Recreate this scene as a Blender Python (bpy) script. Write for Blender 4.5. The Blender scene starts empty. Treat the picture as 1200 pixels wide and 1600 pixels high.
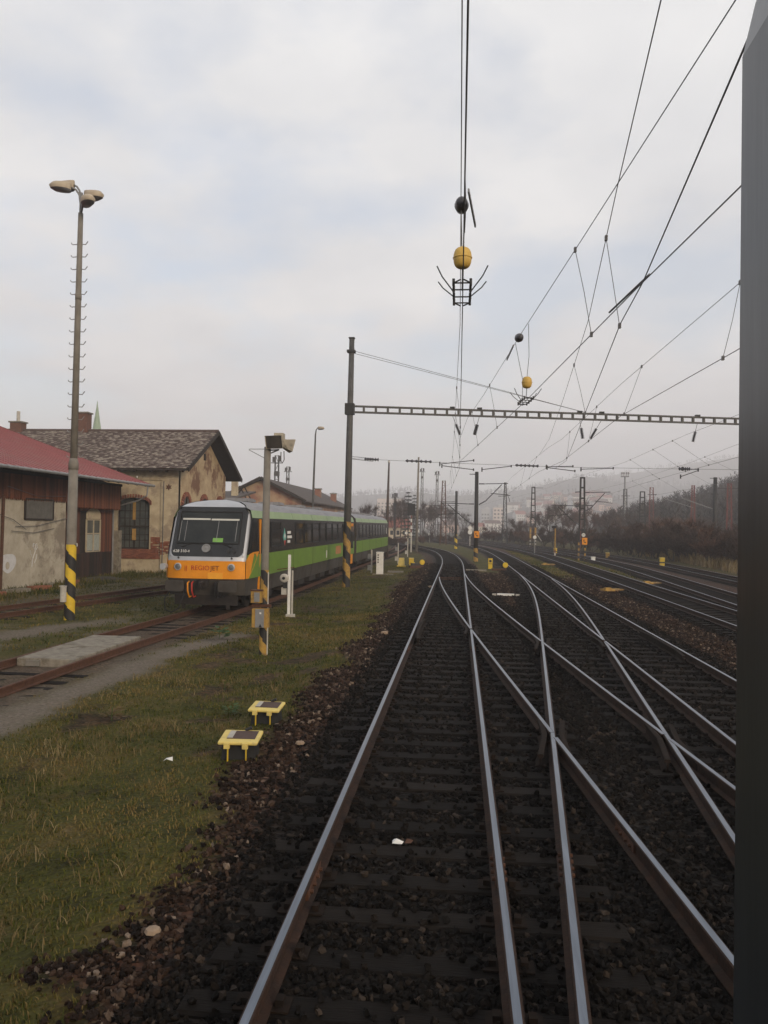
import bpy, math, random
import numpy as np
from mathutils import Vector, Matrix
random.seed(7); RNG = np.random.default_rng(7)
R = math.radians
scene = bpy.context.scene
COL = scene.collection

# ------------------------------------------------------------------ camera, sky, sun, exposure
cam_data = bpy.data.cameras.new('camera')
cam_data.sensor_width = 36.0
cam_data.lens = 1250.0 / 1600.0 * 36.0
cam_data.clip_start = 0.02
cam_data.clip_end = 9000.0
cam = bpy.data.objects.new('camera', cam_data); COL.objects.link(cam)
CAM_H = 2.91
HAZE = 0.00095
cam.matrix_world = (Matrix.Translation((0, 0, CAM_H)) @ Matrix.Rotation(R(5.35), 4, 'Z')
                    @ Matrix.Rotation(R(90 + 0.94), 4, 'X') @ Matrix.Rotation(R(0.9), 4, 'Z'))
scene.camera = cam

SUN_ELEV, SUN_ROT = R(18), R(140)          # low sun behind the right shoulder
world = bpy.data.worlds.new('World'); scene.world = world; world.use_nodes = True
nt = world.node_tree; nt.nodes.clear()
def wn(t, **k):
    n = nt.nodes.new(t)
    for a, b in k.items(): setattr(n, a, b)
    return n
wo = wn('ShaderNodeOutputWorld'); bg = wn('ShaderNodeBackground'); bg.inputs['Strength'].default_value = 0.1
sky = wn('ShaderNodeTexSky', sky_type='NISHITA', sun_disc=False, sun_elevation=SUN_ELEV, sun_rotation=SUN_ROT)
sky.air_density = 1.0; sky.dust_density = 1.5
tc = wn('ShaderNodeTexCoord'); sx = wn('ShaderNodeSeparateXYZ'); nt.links.new(tc.outputs['Generated'], sx.inputs[0])
# cloud layer: the direction is projected on a flat deck
za = wn('ShaderNodeMath', operation='MAXIMUM'); za.inputs[1].default_value = 0.0; nt.links.new(sx.outputs['Z'], za.inputs[0])
zb = wn('ShaderNodeMath', operation='ADD'); zb.inputs[1].default_value = 0.22; nt.links.new(za.outputs[0], zb.inputs[0])
dv = wn('ShaderNodeVectorMath', operation='DIVIDE'); cb = wn('ShaderNodeCombineXYZ')
for i in range(3): nt.links.new(zb.outputs[0], cb.inputs[i])
nt.links.new(tc.outputs['Generated'], dv.inputs[0]); nt.links.new(cb.outputs[0], dv.inputs[1])
n1 = wn('ShaderNodeTexNoise'); n1.inputs['Scale'].default_value = 2.1; n1.inputs['Detail'].default_value = 7; n1.inputs['Roughness'].default_value = 0.5
mp1 = wn('ShaderNodeMapping'); mp1.inputs['Location'].default_value = (3.1, 1.7, 0.4)
nt.links.new(dv.outputs[0], mp1.inputs[0]); nt.links.new(mp1.outputs[0], n1.inputs['Vector'])
r1 = wn('ShaderNodeValToRGB'); r1.color_ramp.elements[0].position = 0.37; r1.color_ramp.elements[1].position = 0.57
r1.color_ramp.elements[0].color = (0.46, 0.46, 0.46, 1); r1.color_ramp.elements[1].color = (1, 1, 1, 1)
nt.links.new(n1.outputs['Fac'], r1.inputs[0])
n2 = wn('ShaderNodeTexNoise'); n2.inputs['Scale'].default_value = 1.9; n2.inputs['Detail'].default_value = 6
nt.links.new(dv.outputs[0], n2.inputs['Vector'])
r2 = wn('ShaderNodeValToRGB'); r2.color_ramp.elements[0].position = 0.3; r2.color_ramp.elements[1].position = 0.7
r2.color_ramp.elements[0].color = (7.5, 7.75, 8.15, 1); r2.color_ramp.elements[1].color = (10.6, 10.55, 10.5, 1)
nt.links.new(n2.outputs['Fac'], r2.inputs[0])
skm = wn('ShaderNodeMix', data_type='RGBA', blend_type='MULTIPLY'); skm.inputs[0].default_value = 1.0
skm.inputs[7].default_value = (2.1, 2.1, 2.1, 1); nt.links.new(sky.outputs[0], skm.inputs[6])
mx = wn('ShaderNodeMix', data_type='RGBA')
nt.links.new(r1.outputs[0], mx.inputs[0]); nt.links.new(skm.outputs[2], mx.inputs[6]); nt.links.new(r2.outputs[0], mx.inputs[7])
nt.links.new(mx.outputs[2], bg.inputs['Color']); nt.links.new(bg.outputs[0], wo.inputs['Surface'])

sd = bpy.data.lights.new('sun', 'SUN'); sd.energy = 3.6; sd.angle = R(14); sd.color = (1.0, 0.80, 0.58)
sun = bpy.data.objects.new('sun', sd); COL.objects.link(sun)
dirv = Vector((math.sin(SUN_ROT) * math.cos(SUN_ELEV), math.cos(SUN_ROT) * math.cos(SUN_ELEV), math.sin(SUN_ELEV)))
sun.rotation_euler = dirv.to_track_quat('Z', 'Y').to_euler()
scene.view_settings.view_transform = 'Standard'; scene.view_settings.look = 'None'
scene.view_settings.gamma = 1.0; scene.view_settings.exposure = 0.0; scene.view_settings.use_curve_mapping = False
scene.render.engine = 'CYCLES'
scene.cycles.max_bounces = 5; scene.cycles.diffuse_bounces = 3; scene.cycles.glossy_bounces = 2
scene.cycles.volume_bounces = 2; scene.cycles.transparent_max_bounces = 4

# ------------------------------------------------------------------ helpers
MATS = {}
def mat(name, c1, c2=None, scale=4.0, rough=0.85, metal=0.0, bump=0.0, bscale=None, lo=0.35, hi=0.65, det=6, spec=0.3,
        stretch=(1, 1, 1), rand=0.0, c3=None, attr=None, coat=0.0):
    """Principled material: two colours mixed by noise, an optional third colour in patches, optional random value per object."""
    if name in MATS: return MATS[name]
    m = bpy.data.materials.new(name); MATS[name] = m; m.use_nodes = True
    t = m.node_tree; N = t.nodes; L = t.links.new; b = N['Principled BSDF']
    b.inputs['Roughness'].default_value = rough; b.inputs['Metallic'].default_value = metal
    b.inputs['Specular IOR Level'].default_value = spec; b.inputs['Coat Weight'].default_value = coat
    c2 = c2 or tuple(v * 0.75 for v in c1)
    tcn = N.new('ShaderNodeTexCoord'); mp = N.new('ShaderNodeMapping'); mp.inputs['Scale'].default_value = stretch
    L(tcn.outputs['Object'], mp.inputs[0])
    no = N.new('ShaderNodeTexNoise'); no.inputs['Scale'].default_value = scale; no.inputs['Detail'].default_value = det
    no.inputs['Roughness'].default_value = 0.65
    L(mp.outputs[0], no.inputs['Vector'])
    fac = no.outputs['Fac']
    if attr:
        a = N.new('ShaderNodeAttribute'); a.attribute_name = attr
        ad = N.new('ShaderNodeMath'); ad.operation = 'MULTIPLY_ADD'; ad.inputs[1].default_value = 0.8; L(a.outputs['Fac'], ad.inputs[0])
        sc_ = N.new('ShaderNodeMath'); sc_.operation = 'MULTIPLY_ADD'; sc_.inputs[1].default_value = 0.5; sc_.inputs[2].default_value = -0.15
        L(fac, sc_.inputs[0]); L(sc_.outputs[0], ad.inputs[2]); fac = ad.outputs[0]
    rp = N.new('ShaderNodeValToRGB'); e = rp.color_ramp.elements
    e[0].position, e[1].position = lo, hi; e[0].color = (*c1, 1); e[1].color = (*c2, 1)
    L(fac, rp.inputs[0]); out = rp.outputs[0]
    if c3:
        n3 = N.new('ShaderNodeTexNoise'); n3.inputs['Scale'].default_value = scale * 0.37; n3.inputs['Detail'].default_value = 8
        n3.inputs['Roughness'].default_value = 0.7
        L(mp.outputs[0], n3.inputs['Vector'])
        r3 = N.new('ShaderNodeValToRGB'); r3.color_ramp.elements[0].position = 0.52; r3.color_ramp.elements[1].position = 0.60
        L(n3.outputs['Fac'], r3.inputs[0])
        m3 = N.new('ShaderNodeMix'); m3.data_type = 'RGBA'; m3.inputs[7].default_value = (*c3, 1)
        L(r3.outputs[0], m3.inputs[0]); L(out, m3.inputs[6]); out = m3.outputs[2]
    if rand:
        oi = N.new('ShaderNodeObjectInfo'); hs = N.new('ShaderNodeHueSaturation')
        mr = N.new('ShaderNodeMapRange'); mr.inputs['To Min'].default_value = 1 - rand; mr.inputs['To Max'].default_value = 1 + rand
        L(oi.outputs['Random'], mr.inputs[0]); L(mr.outputs[0], hs.inputs['Value']); L(out, hs.inputs['Color']); out = hs.outputs[0]
    L(out, b.inputs['Base Color'])
    if bump:
        nb = N.new('ShaderNodeTexNoise'); nb.inputs['Scale'].default_value = bscale or scale * 4; nb.inputs['Detail'].default_value = 5
        L(mp.outputs[0], nb.inputs['Vector'])
        bp = N.new('ShaderNodeBump'); bp.inputs['Strength'].default_value = bump; bp.inputs['Distance'].default_value = 0.03
        L(nb.outputs['Fac'], bp.inputs['Height']); L(bp.outputs[0], b.inputs['Normal'])
    return m

class MB:
    """Collects simple shapes; build() links them as one mesh object."""
    def __init__(s): s.v = []; s.f = []; s.m = []
    def add(s, vs, fs, m=0):
        o = len(s.v); s.v += [tuple(p) for p in vs]; s.f += [tuple(i + o for i in f) for f in fs]; s.m += [m] * len(fs); return s
    def box(s, c, d, rz=0.0, m=0, tilt=0.0):
        x, y, z = (q / 2 for q in d); M = Matrix.Translation(c) @ Matrix.Rotation(rz, 4, 'Z') @ Matrix.Rotation(tilt, 4, 'X')
        vs = [M @ Vector(p) for p in ((-x,-y,-z),(x,-y,-z),(x,y,-z),(-x,y,-z),(-x,-y,z),(x,-y,z),(x,y,z),(-x,y,z))]
        return s.add(vs, [(0,3,2,1),(4,5,6,7),(0,1,5,4),(1,2,6,5),(2,3,7,6),(3,0,4,7)], m)
    def beam(s, a, b, w, h=None, m=0):
        """rectangular bar from a to b"""
        a = Vector(a); b = Vector(b); d = (b - a); h = h or w
        if d.length < 1e-6: return s
        u = d.normalized(); r = Vector((0, 0, 1)); r = Vector((1, 0, 0)) if abs(u.z) > 0.95 else r
        sd_ = u.cross(r).normalized(); up = sd_.cross(u)
        vs = [p + sd_ * (i * w / 2) + up * (j * h / 2) for p in (a, b) for i, j in ((-1,-1),(1,-1),(1,1),(-1,1))]
        return s.add(vs, [(0,3,2,1),(4,5,6,7),(0,1,5,4),(1,2,6,5),(2,3,7,6),(3,0,4,7)], m)
    def cyl(s, a, b, r0, r1=None, n=10, m=0, cap=True):
        return s.tube([a, b], [r0, r0 if r1 is None else r1], n, m, cap)
    def tube(s, pts, rs, n=6, m=0, cap=True):
        pts = [Vector(p) for p in pts]
        if not isinstance(rs, (list, tuple)): rs = [rs] * len(pts)
        vs = []; prev = None
        for i, p in enumerate(pts):
            d = (pts[min(i + 1, len(pts) - 1)] - pts[max(i - 1, 0)]).normalized()
            if prev is None:
                r = Vector((0, 0, 1)) if abs(d.z) < 0.95 else Vector((1, 0, 0)); sv = d.cross(r).normalized()
            else: sv = (prev - d * prev.dot(d)).normalized()
            prev = sv; tv = d.cross(sv)
            vs += [p + (sv * math.cos(6.2832 * k / n) + tv * math.sin(6.2832 * k / n)) * rs[i] for k in range(n)]
        fs = [(i*n+k, i*n+(k+1)%n, (i+1)*n+(k+1)%n, (i+1)*n+k) for i in range(len(pts)-1) for k in range(n)]
        if cap: fs += [tuple(range(n-1, -1, -1)), tuple(range((len(pts)-1)*n, len(pts)*n))]
        return s.add(vs, fs, m)
    def lathe(s, c, prof, n=14, m=0, axis=None):
        """prof: (radius, height) pairs turned about axis through c"""
        ax = Vector(axis or (0, 0, 1)).normalized(); r = Vector((1, 0, 0)) if abs(ax.x) < 0.9 else Vector((0, 1, 0))
        sv = ax.cross(r).normalized(); tv = ax.cross(sv); c = Vector(c)
        vs = [c + ax * h + (sv * math.cos(6.2832*k/n) + tv * math.sin(6.2832*k/n)) * rr for rr, h in prof for k in range(n)]
        fs = [(i*n+k, i*n+(k+1)%n, (i+1)*n+(k+1)%n, (i+1)*n+k) for i in range(len(prof)-1) for k in range(n)]
        fs += [tuple(range(n-1, -1, -1)), tuple(range((len(prof)-1)*n, len(prof)*n))]
        return s.add(vs, fs, m)
    def prism(s, poly, fn, t0, t1, m=0):
        """polygon (u, v) extruded: fn(u, v, t) gives the point"""
        n = len(poly); vs = [fn(u, v, t0) for u, v in poly] + [fn(u, v, t1) for u, v in poly]
        return s.add(vs, [tuple(range(n)), tuple(range(2*n-1, n-1, -1))] + [(i, i+n, (i+1)%n+n, (i+1)%n) for i in range(n)], m)
    def build(s, name, mats, parent=None, smooth=False, loc=None):
        me = bpy.data.meshes.new(name); me.from_pydata([tuple(p) for p in s.v], [], s.f)
        if not isinstance(mats, (list, tuple)): mats = [mats]
        for q in mats: me.materials.append(q)
        if len(mats) > 1: me.polygons.foreach_set('material_index', s.m)
        if smooth: me.polygons.foreach_set('use_smooth', [True] * len(s.f))
        me.update()
        return link(name, me, parent, loc)

def link(name, data, parent=None, loc=None, rz=0.0):
    o = bpy.data.objects.new(name, data); COL.objects.link(o)
    if parent: o.parent = parent
    if loc is not None: o.location = loc
    if rz: o.rotation_euler = (0, 0, rz)
    return o
def tag(o, label=None, cat=None, group=None, kind=None):
    for k, v in (('label', label), ('category', cat), ('group', group), ('kind', kind)):
        if v: o[k] = v
    return o
def thing(name, label, cat, loc=(0, 0, 0), rz=0.0, group=None):
    return tag(link(name, None, None, loc, rz), label, cat, group)
def flat_mesh(name, verts, faces, mats, parent=None, attrs=None, mi=None, smooth=False):
    """numpy arrays to one mesh; faces (n, 3) or (n, 4); attrs: name -> value per vertex"""
    verts = np.asarray(verts, np.float32); faces = np.asarray(faces, np.int32); k = faces.shape[1]
    me = bpy.data.meshes.new(name)
    me.vertices.add(len(verts)); me.vertices.foreach_set('co', verts.ravel())
    me.loops.add(faces.size); me.loops.foreach_set('vertex_index', faces.ravel())
    me.polygons.add(len(faces)); me.polygons.foreach_set('loop_start', np.arange(0, faces.size, k, dtype=np.int32))
    for q in (mats if isinstance(mats, (list, tuple)) else [mats]): me.materials.append(q)
    if mi is not None: me.polygons.foreach_set('material_index', np.asarray(mi, np.int32))
    if smooth: me.polygons.foreach_set('use_smooth', np.ones(len(faces), bool))
    for a, val in (attrs or {}).items():
        val = np.asarray(val, np.float32)
        if val.ndim == 1: me.attributes.new(a, 'FLOAT', 'POINT').data.foreach_set('value', val)
        else: me.attributes.new(a, 'FLOAT_COLOR', 'POINT').data.foreach_set('color', val.ravel())
    me.update(calc_edges=True)
    return link(name, me, parent)

def hash2(i, j, s): 
    h = np.sin(i * 127.1 + j * 311.7 + s * 74.7) * 43758.5453
    return h - np.floor(h)
def vnoise(x, y, s=0):
    x = np.asarray(x, float); y = np.asarray(y, float); i = np.floor(x); j = np.floor(y); u = x - i; v = y - j
    u = u * u * (3 - 2 * u); v = v * v * (3 - 2 * v)
    return (hash2(i, j, s) * (1-u) + hash2(i+1, j, s) * u) * (1-v) + (hash2(i, j+1, s) * (1-u) + hash2(i+1, j+1, s) * u) * v
def fbm(x, y, s=0, o=4):
    t = 0; a = 0.5; n = 0
    for k in range(o): t = t + a * vnoise(np.asarray(x) * 2**k, np.asarray(y) * 2**k, s + k); n += a; a *= 0.5
    return t / n
def sm(t): t = np.clip(t, 0, 1); return t * t * (3 - 2 * t)

# ------------------------------------------------------------------ materials
m_rust = mat('rusty_steel', (0.055, 0.026, 0.016), (0.10, 0.045, 0.025), 9, 0.8, bump=0.3)
m_railside = mat('brown_rail_side', (0.015, 0.008, 0.005), (0.038, 0.017, 0.009), 7, 0.85, bump=0.2)
m_polish = mat('polished_rail_head', (0.19, 0.215, 0.255), (0.125, 0.145, 0.175), 3, 0.30, 0.9, stretch=(8, 0.3, 1))
m_timber = mat('tarred_timber', (0.0075, 0.006, 0.005), (0.013, 0.010, 0.0078), 6, 0.9, bump=0.5, spec=.12, stretch=(0.25, 3, 1), rand=0.35)
m_concrete = mat('grey_concrete', (0.25, 0.225, 0.18), (0.165, 0.145, 0.115), 5, 0.9, bump=0.35, c3=(0.12, 0.102, 0.075))
m_conc_post = mat('post_concrete', (0.20, 0.185, 0.16), (0.145, 0.132, 0.112), 3, 0.9, bump=0.15)
m_galv = mat('galvanised_steel', (0.26, 0.26, 0.26), (0.19, 0.19, 0.19), 4, 0.55, 0.3)
m_grey_steel = mat('grey_painted_steel', (0.085, 0.083, 0.080), (0.055, 0.054, 0.052), 3, 0.6)
m_dark_steel = mat('dark_steel', (0.020, 0.021, 0.022), (0.035, 0.034, 0.033), 4, 0.6)
m_wire = mat('wire_metal', (0.11, 0.11, 0.115), (0.14, 0.14, 0.145), 4, 0.6, 0.4)
m_black = mat('black_paint', (0.016, 0.016, 0.017), (0.026, 0.026, 0.026), 5, 0.55)
m_yellow = mat('yellow_paint', (0.62, 0.43, 0.03), (0.50, 0.34, 0.03), 6, 0.6)
m_yellow_old = mat('worn_yellow_paint', (0.40, 0.25, 0.05), (0.26, 0.15, 0.045), 7, 0.75, c3=(0.16, 0.10, 0.05))
m_pale_yellow = mat('pale_yellow_plastic', (0.66, 0.52, 0.16), (0.54, 0.42, 0.13), 5, 0.6, c3=(0.44, 0.35, 0.14))
m_orange = mat('orange_paint', (0.72, 0.27, 0.012), (0.62, 0.23, 0.012), 3, 0.45)
m_white = mat('white_paint', (0.70, 0.69, 0.66), (0.58, 0.57, 0.54), 5, 0.6)
m_offwhite = mat('weathered_white', (0.45, 0.43, 0.39), (0.33, 0.31, 0.27), 6, 0.8, bump=0.1)
m_red = mat('red_paint', (0.42, 0.03, 0.02), (0.34, 0.03, 0.02), 5, 0.5)
m_redmast = mat('faded_red_mast_paint', (0.16, 0.045, 0.04), (0.11, 0.035, 0.03), 3, 0.7)
m_brownbox = mat('brown_steel_lid', (0.055, 0.034, 0.028), (0.085, 0.050, 0.040), 9, 0.7)
m_ceramic = mat('dark_porcelain', (0.055, 0.055, 0.065), (0.08, 0.08, 0.09), 4, 0.35)
m_ball = mat('yellow_insulator', (0.58, 0.38, 0.09), (0.50, 0.32, 0.08), 4, 0.45)
m_glass = mat('dark_glass', (0.012, 0.014, 0.015), (0.018, 0.020, 0.021), 2, 0.08, spec=0.5)

# ------------------------------------------------------------------ track centre lines (x as a function of y)
def curve(pts):
    ys = np.array([p[0] for p in pts], float); xs = np.array([p[1] for p in pts], float)
    yy = np.arange(ys[0], ys[-1] + 0.01, 0.5); xx = np.interp(yy, ys, xs)
    for _ in range(3):
        p = np.pad(xx, 6, mode='reflect', reflect_type='odd'); xx = np.convolve(p, np.ones(13) / 13, 'valid')
    return yy, xx
def at(c, y): return np.interp(y, c[0], c[1])
TA = curve([(-12,-.385),(58,-.385),(65,-.5),(72,-.75),(79,-1.15),(86,-1.7),(93,-2.55),(100,-3.7),(115,-6.9),(140,-13.5),(180,-27),(230,-48)])
TB = curve([(-14,4.3),(-5,3.45),(1,2.95),(5,2.58),(8,2.3),(11,2.05),(15,1.68),(20,1.25),(25,.85),(30,.46),(34,.18),(38,-.05),(42,-.24),(46,-.35),(50,-.385)])
TC = curve([(-14,-.1),(-6,.58),(0,1.08),(4.5,1.48),(8.5,1.84),(11,2.05),(13,2.23),(16.4,2.52),(20.3,2.87),(23.3,3.13),(28,3.52),(33,3.87),(38,4.14),(43.5,4.31),(49,4.36)])
TD = curve([(-14,4.36),(70,4.36),(78,4.25),(86,4.1),(95,3.75),(108,3.0),(125,1.2),(150,-3.5),(190,-15),(235,-33)])
TE = curve([(-5,8.8),(60,8.8),(75,8.75),(84,8.6),(95,8.1),(106,7.4),(121,6),(150,1.6),(190,-9),(235,-25)])
TF = curve([(-5,9.4),(20,10.4),(31,11.1),(38,11.45),(48,12.0),(60,12.5),(70,12.5),(80,12.0),(90,11.3),(100,10.6),(125,8.3),(160,2.5),(200,-8),(235,-20)])
TG = curve([(-5,15.2),(30,15.4),(52,15.9),(66,16.3),(80,15.9),(95,14.6),(115,12.2),(150,6),(200,-6)])
TH = curve([(20,40),(60,38),(90,36),(120,33),(160,27),(200,18)])
TT = curve([(-6,-8.6),(10,-8.72),(16,-8.72),(21,-8.52),(25,-8.22),(30,-8.05),(50,-7.97),(72,-7.72),(88,-7.5),(105,-7.7),(130,-9.2),(170,-15),(210,-25)])
TU = curve([(-5,-19.5),(10,-17.6),(20,-15.8),(25,-14.75),(30,-14.0),(36,-12.85),(45,-11.9),(60,-11.2),(80,-11),(110,-11.4)])

def ground_z(x, y):
    x = np.asarray(x, float); y = np.asarray(y, float)
    z = -0.032 - 0.19 * sm((-2.1 - x) / 2.2)
    z = z - 0.05 * sm((x - 5.9) / 0.5) * sm((8.0 - x) / 0.6)
    z = z + (fbm(x * 1.3, y * 1.3, 3) - 0.5) * 0.08 * sm((-1.9 - x) / 1.5)
    return z

# ------------------------------------------------------------------ ground sheet near the tracks
def masks(x, y):
    bnd = -2.45 + (fbm(x * 0.1 + 9, y * 0.9, 1) - 0.5) * 1.3 - 0.35 * sm((y - 18) / 15)
    bnd = bnd - 1.5 * sm((5.5 - y) / 0.9) * sm((y - 4.75) / 0.5)
    bal = sm((x - bnd + 0.3) / 0.6)
    grass = 1 - bal
    nz = fbm(x * 0.35, y * 0.35, 5); nf = fbm(x * 1.7, y * 1.7, 6)
    xt = at(TT, y); dt = np.abs(x - xt)
    tt = sm((1.55 - dt) / 0.5) * (0.75 + 0.5 * nf - 0.2)
    grass = grass * (1 - np.clip(tt, 0, 1) * sm((130 - y) / 10))
    path = sm((0.75 - np.abs(x - (xt + 1.75 + 0.5 * sm((y - 18) / 4)))) / 0.6 + (nf - 0.5)) * sm((24 - y) / 3) * sm((y - 6) / 3)
    path = np.maximum(path, sm((1.0 - np.abs(x + 11.9 + (y - 21) * -0.28)) / 0.8 + (nf - 0.5)) * sm((27 - y) / 4))
    path = np.maximum(path, tt * 0.45)
    path = np.maximum(path, sm((-13.8 - x) / 1.5) * sm((x + 18.5) / 1.5) * 0.55 * nf * 1.6)
    path = np.maximum(path, sm((fbm(x * .8, y * .8, 21) - .60) / .12) * sm((-6.6 - x) / 1.0) * .6)
    grass = grass * (1 - .75 * sm((fbm(x * 1.3, y * 1.3, 23) - .56) / .10) * sm((x + 6.5) / .8) * sm((y - 8) / 2))
    shed = sm((-16.6 - x) / 1.5) * 0.6
    right = sm((x - 5.6) / 0.5)
    med1 = sm((x - 5.75) / 0.4) * sm((7.5 - x) / 0.5) * sm((y - 42) / 14 + (nf - 0.5))
    med2 = sm((x - (at(TE, y) + 1.3)) / 0.5) * sm((at(TF, y) - 1.2 - x) / 0.5) * sm((y - 40) / 8 + (nf - .5))
    med3 = sm((x - (at(TG, y) + 1.6)) / 0.8)
    medA = sm((x - (at(TA, y) + 1.5)) / 0.4) * sm((at(TD, y) - 1.5 - x) / 0.4) * sm((y - 48) / 5 + (nf - .5))
    # verge of the curve beyond the points
    far_l = sm((at(TA, y) - 1.9 - x) / 0.5)
    grass = np.where(y > 60, np.maximum(grass * far_l, 0), grass)
    g_r = np.maximum.reduce([med1, med2, med3 * 0.75, medA])
    grass = np.maximum(grass * (x < 0), g_r)
    bal = np.maximum(bal, (y > 60) * (1 - far_l)) * (1 - g_r)
    track = np.zeros_like(x)
    for c, k in ((TA, 1), (TB, 1), (TC, 1), (TD, 1), (TE, .9), (TF, .8), (TG, .8)):
        inside = (y >= c[0][0]) & (y <= c[0][-1])
        track = np.maximum(track, sm((1.75 - np.abs(x - at(c, y))) / 0.5) * inside * k)
    return np.clip(grass, 0, 1), np.clip(bal, 0, 1), np.clip(path * (1 - bal), 0, 1), track, np.clip(shed, 0, 1)

def axis(segs):
    out = []
    for a, b, st in segs: out += list(np.arange(a, b, st))
    return np.array(out + [segs[-1][1]])
gx = axis([(-46,-20,1.0),(-20,-10,.4),(-10,-4,.2),(-4,8,.12),(8,20,.35),(20,48,1.0)])
gy = axis([(-8,3,.6),(3,14,.12),(14,30,.22),(30,60,.5),(60,240,1.5)])
GX, GY = np.meshgrid(gx, gy); gg, gb, gp, gt, gs = masks(GX, GY)
GZ = ground_z(GX, GY) + (fbm(GX * 9, GY * 9, 8, 3) - 0.5) * 0.045 * (GY < 30)
edge = np.maximum.reduce([sm((-40 - GX) / 6), sm((GX - 42) / 6), sm((GY - 225) / 15), sm((-4 - GY) / 4)])
GZ = GZ - edge * 0.5
nx, ny = len(gx), len(gy)
idx = np.arange(nx * ny).reshape(ny, nx)
quads = np.stack([idx[:-1, :-1], idx[:-1, 1:], idx[1:, 1:], idx[1:, :-1]], -1).reshape(-1, 4)
cmask = np.stack([gg, gt, gp, gs], -1).reshape(-1, 4)

m_ground = bpy.data.materials.new('yard_ground'); m_ground.use_nodes = True
def ground_material():
    t = m_ground.node_tree; N = t.nodes; L = t.links.new; b = N['Principled BSDF']; b.inputs['Roughness'].default_value = 0.95
    b.inputs['Specular IOR Level'].default_value = 0.15
    tcn = N.new('ShaderNodeTexCoord'); at_ = N.new('ShaderNodeAttribute'); at_.attribute_name = 'mask'
    sp = N.new('ShaderNodeSeparateColor'); L(at_.outputs['Color'], sp.inputs[0])
    def noise(scale, detail=6, rough=0.6):
        n = N.new('ShaderNodeTexNoise'); n.inputs['Scale'].default_value = scale; n.inputs['Detail'].default_value = detail
        n.inputs['Roughness'].default_value = rough; L(tcn.outputs['Object'], n.inputs['Vector']); return n.outputs['Fac']
    def ramp(f, *st):
        r = N.new('ShaderNodeValToRGB'); e = r.color_ramp.elements
        while len(e) < len(st): e.new(0.5)
        for q, (p, c) in zip(e, st): q.position = p; q.color = (*c, 1)
        L(f, r.inputs[0]); return r.outputs[0]
    def mix(f, a, c):
        n = N.new('ShaderNodeMix'); n.data_type = 'RGBA'
        L(f, n.inputs[0]); L(a, n.inputs[6]); L(c, n.inputs[7]); return n.outputs[2]
    def voro(scale):
        v = N.new('ShaderNodeTexVoronoi'); v.inputs['Scale'].default_value = scale; L(tcn.outputs['Object'], v.inputs['Vector']); return v
    v = voro(17)
    vs = N.new('ShaderNodeSeparateColor'); L(v.outputs['Color'], vs.inputs[0])
    red = ramp(vs.outputs[0], (0.0, (.010,.007,.0055)), (0.45, (.034,.018,.012)), (0.8, (.062,.031,.020)), (1.0, (.11,.078,.058)))
    n3 = ramp(noise(2.2, 8, .75), (.32, (.55,.5,.46)), (.5, (1.05,.98,.92)), (.68, (1.75,1.5,1.3)))
    mr = N.new('ShaderNodeMix'); mr.data_type = 'RGBA'; mr.blend_type = 'MULTIPLY'; mr.inputs[0].default_value = 1; L(red, mr.inputs[6]); L(n3, mr.inputs[7]); red = mr.outputs[2]
    dark = ramp(vs.outputs[0], (0.0, (.0035,.003,.0025)), (0.6, (.0085,.0068,.0055)), (1.0, (.023,.0175,.0135)))
    col = mix(sp.outputs[1], red, dark)
    g1 = ramp(noise(1.1, 8, 0.7), (0.30, (.022,.019,.006)), (0.48, (.055,.054,.011)), (0.62, (.086,.066,.019)), (0.75, (.13,.092,.038)))
    g2 = ramp(noise(26, 4), (0.3, (.55,.55,.55)), (0.7, (1.35,1.35,1.35)))
    mm = N.new('ShaderNodeMix'); mm.data_type = 'RGBA'; mm.blend_type = 'MULTIPLY'; mm.inputs[0].default_value = 1; L(g1, mm.inputs[6]); L(g2, mm.inputs[7])
    col = mix(sp.outputs[0], col, mm.outputs[2])
    p1 = ramp(noise(14, 8, 0.75), (0.3, (.085,.068,.050)), (0.55, (.15,.125,.098)), (0.75, (.25,.22,.18)))
    col = mix(sp.outputs[2], col, p1)
    L(col, b.inputs['Base Color'])
    bp = N.new('ShaderNodeBump'); bp.inputs['Strength'].default_value = 0.6; bp.inputs['Distance'].default_value = 0.05
    L(v.outputs['Distance'], bp.inputs['Height']); L(bp.outputs[0], b.inputs['Normal'])
ground_material()
tag(flat_mesh('ground', np.stack([GX, GY, GZ], -1).reshape(-1, 3), quads, m_ground, attrs={'mask': cmask}, smooth=True),
    'railway yard ground with dark stained ballast, brown gravel and winter turf', 'ground', kind='structure')
m_far = mat('winter_field_soil', (0.055, 0.045, 0.028), (0.040, 0.042, 0.020), 0.08, 0.95)
tag(MB().add([(-2500,-600,-.5),(2500,-600,-.5),(2500,2500,-.5),(-2500,2500,-.5)], [(0,1,2,3)]).build('terrain', m_far),
    'flat brown valley floor reaching to the hills', 'terrain', kind='structure')

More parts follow.
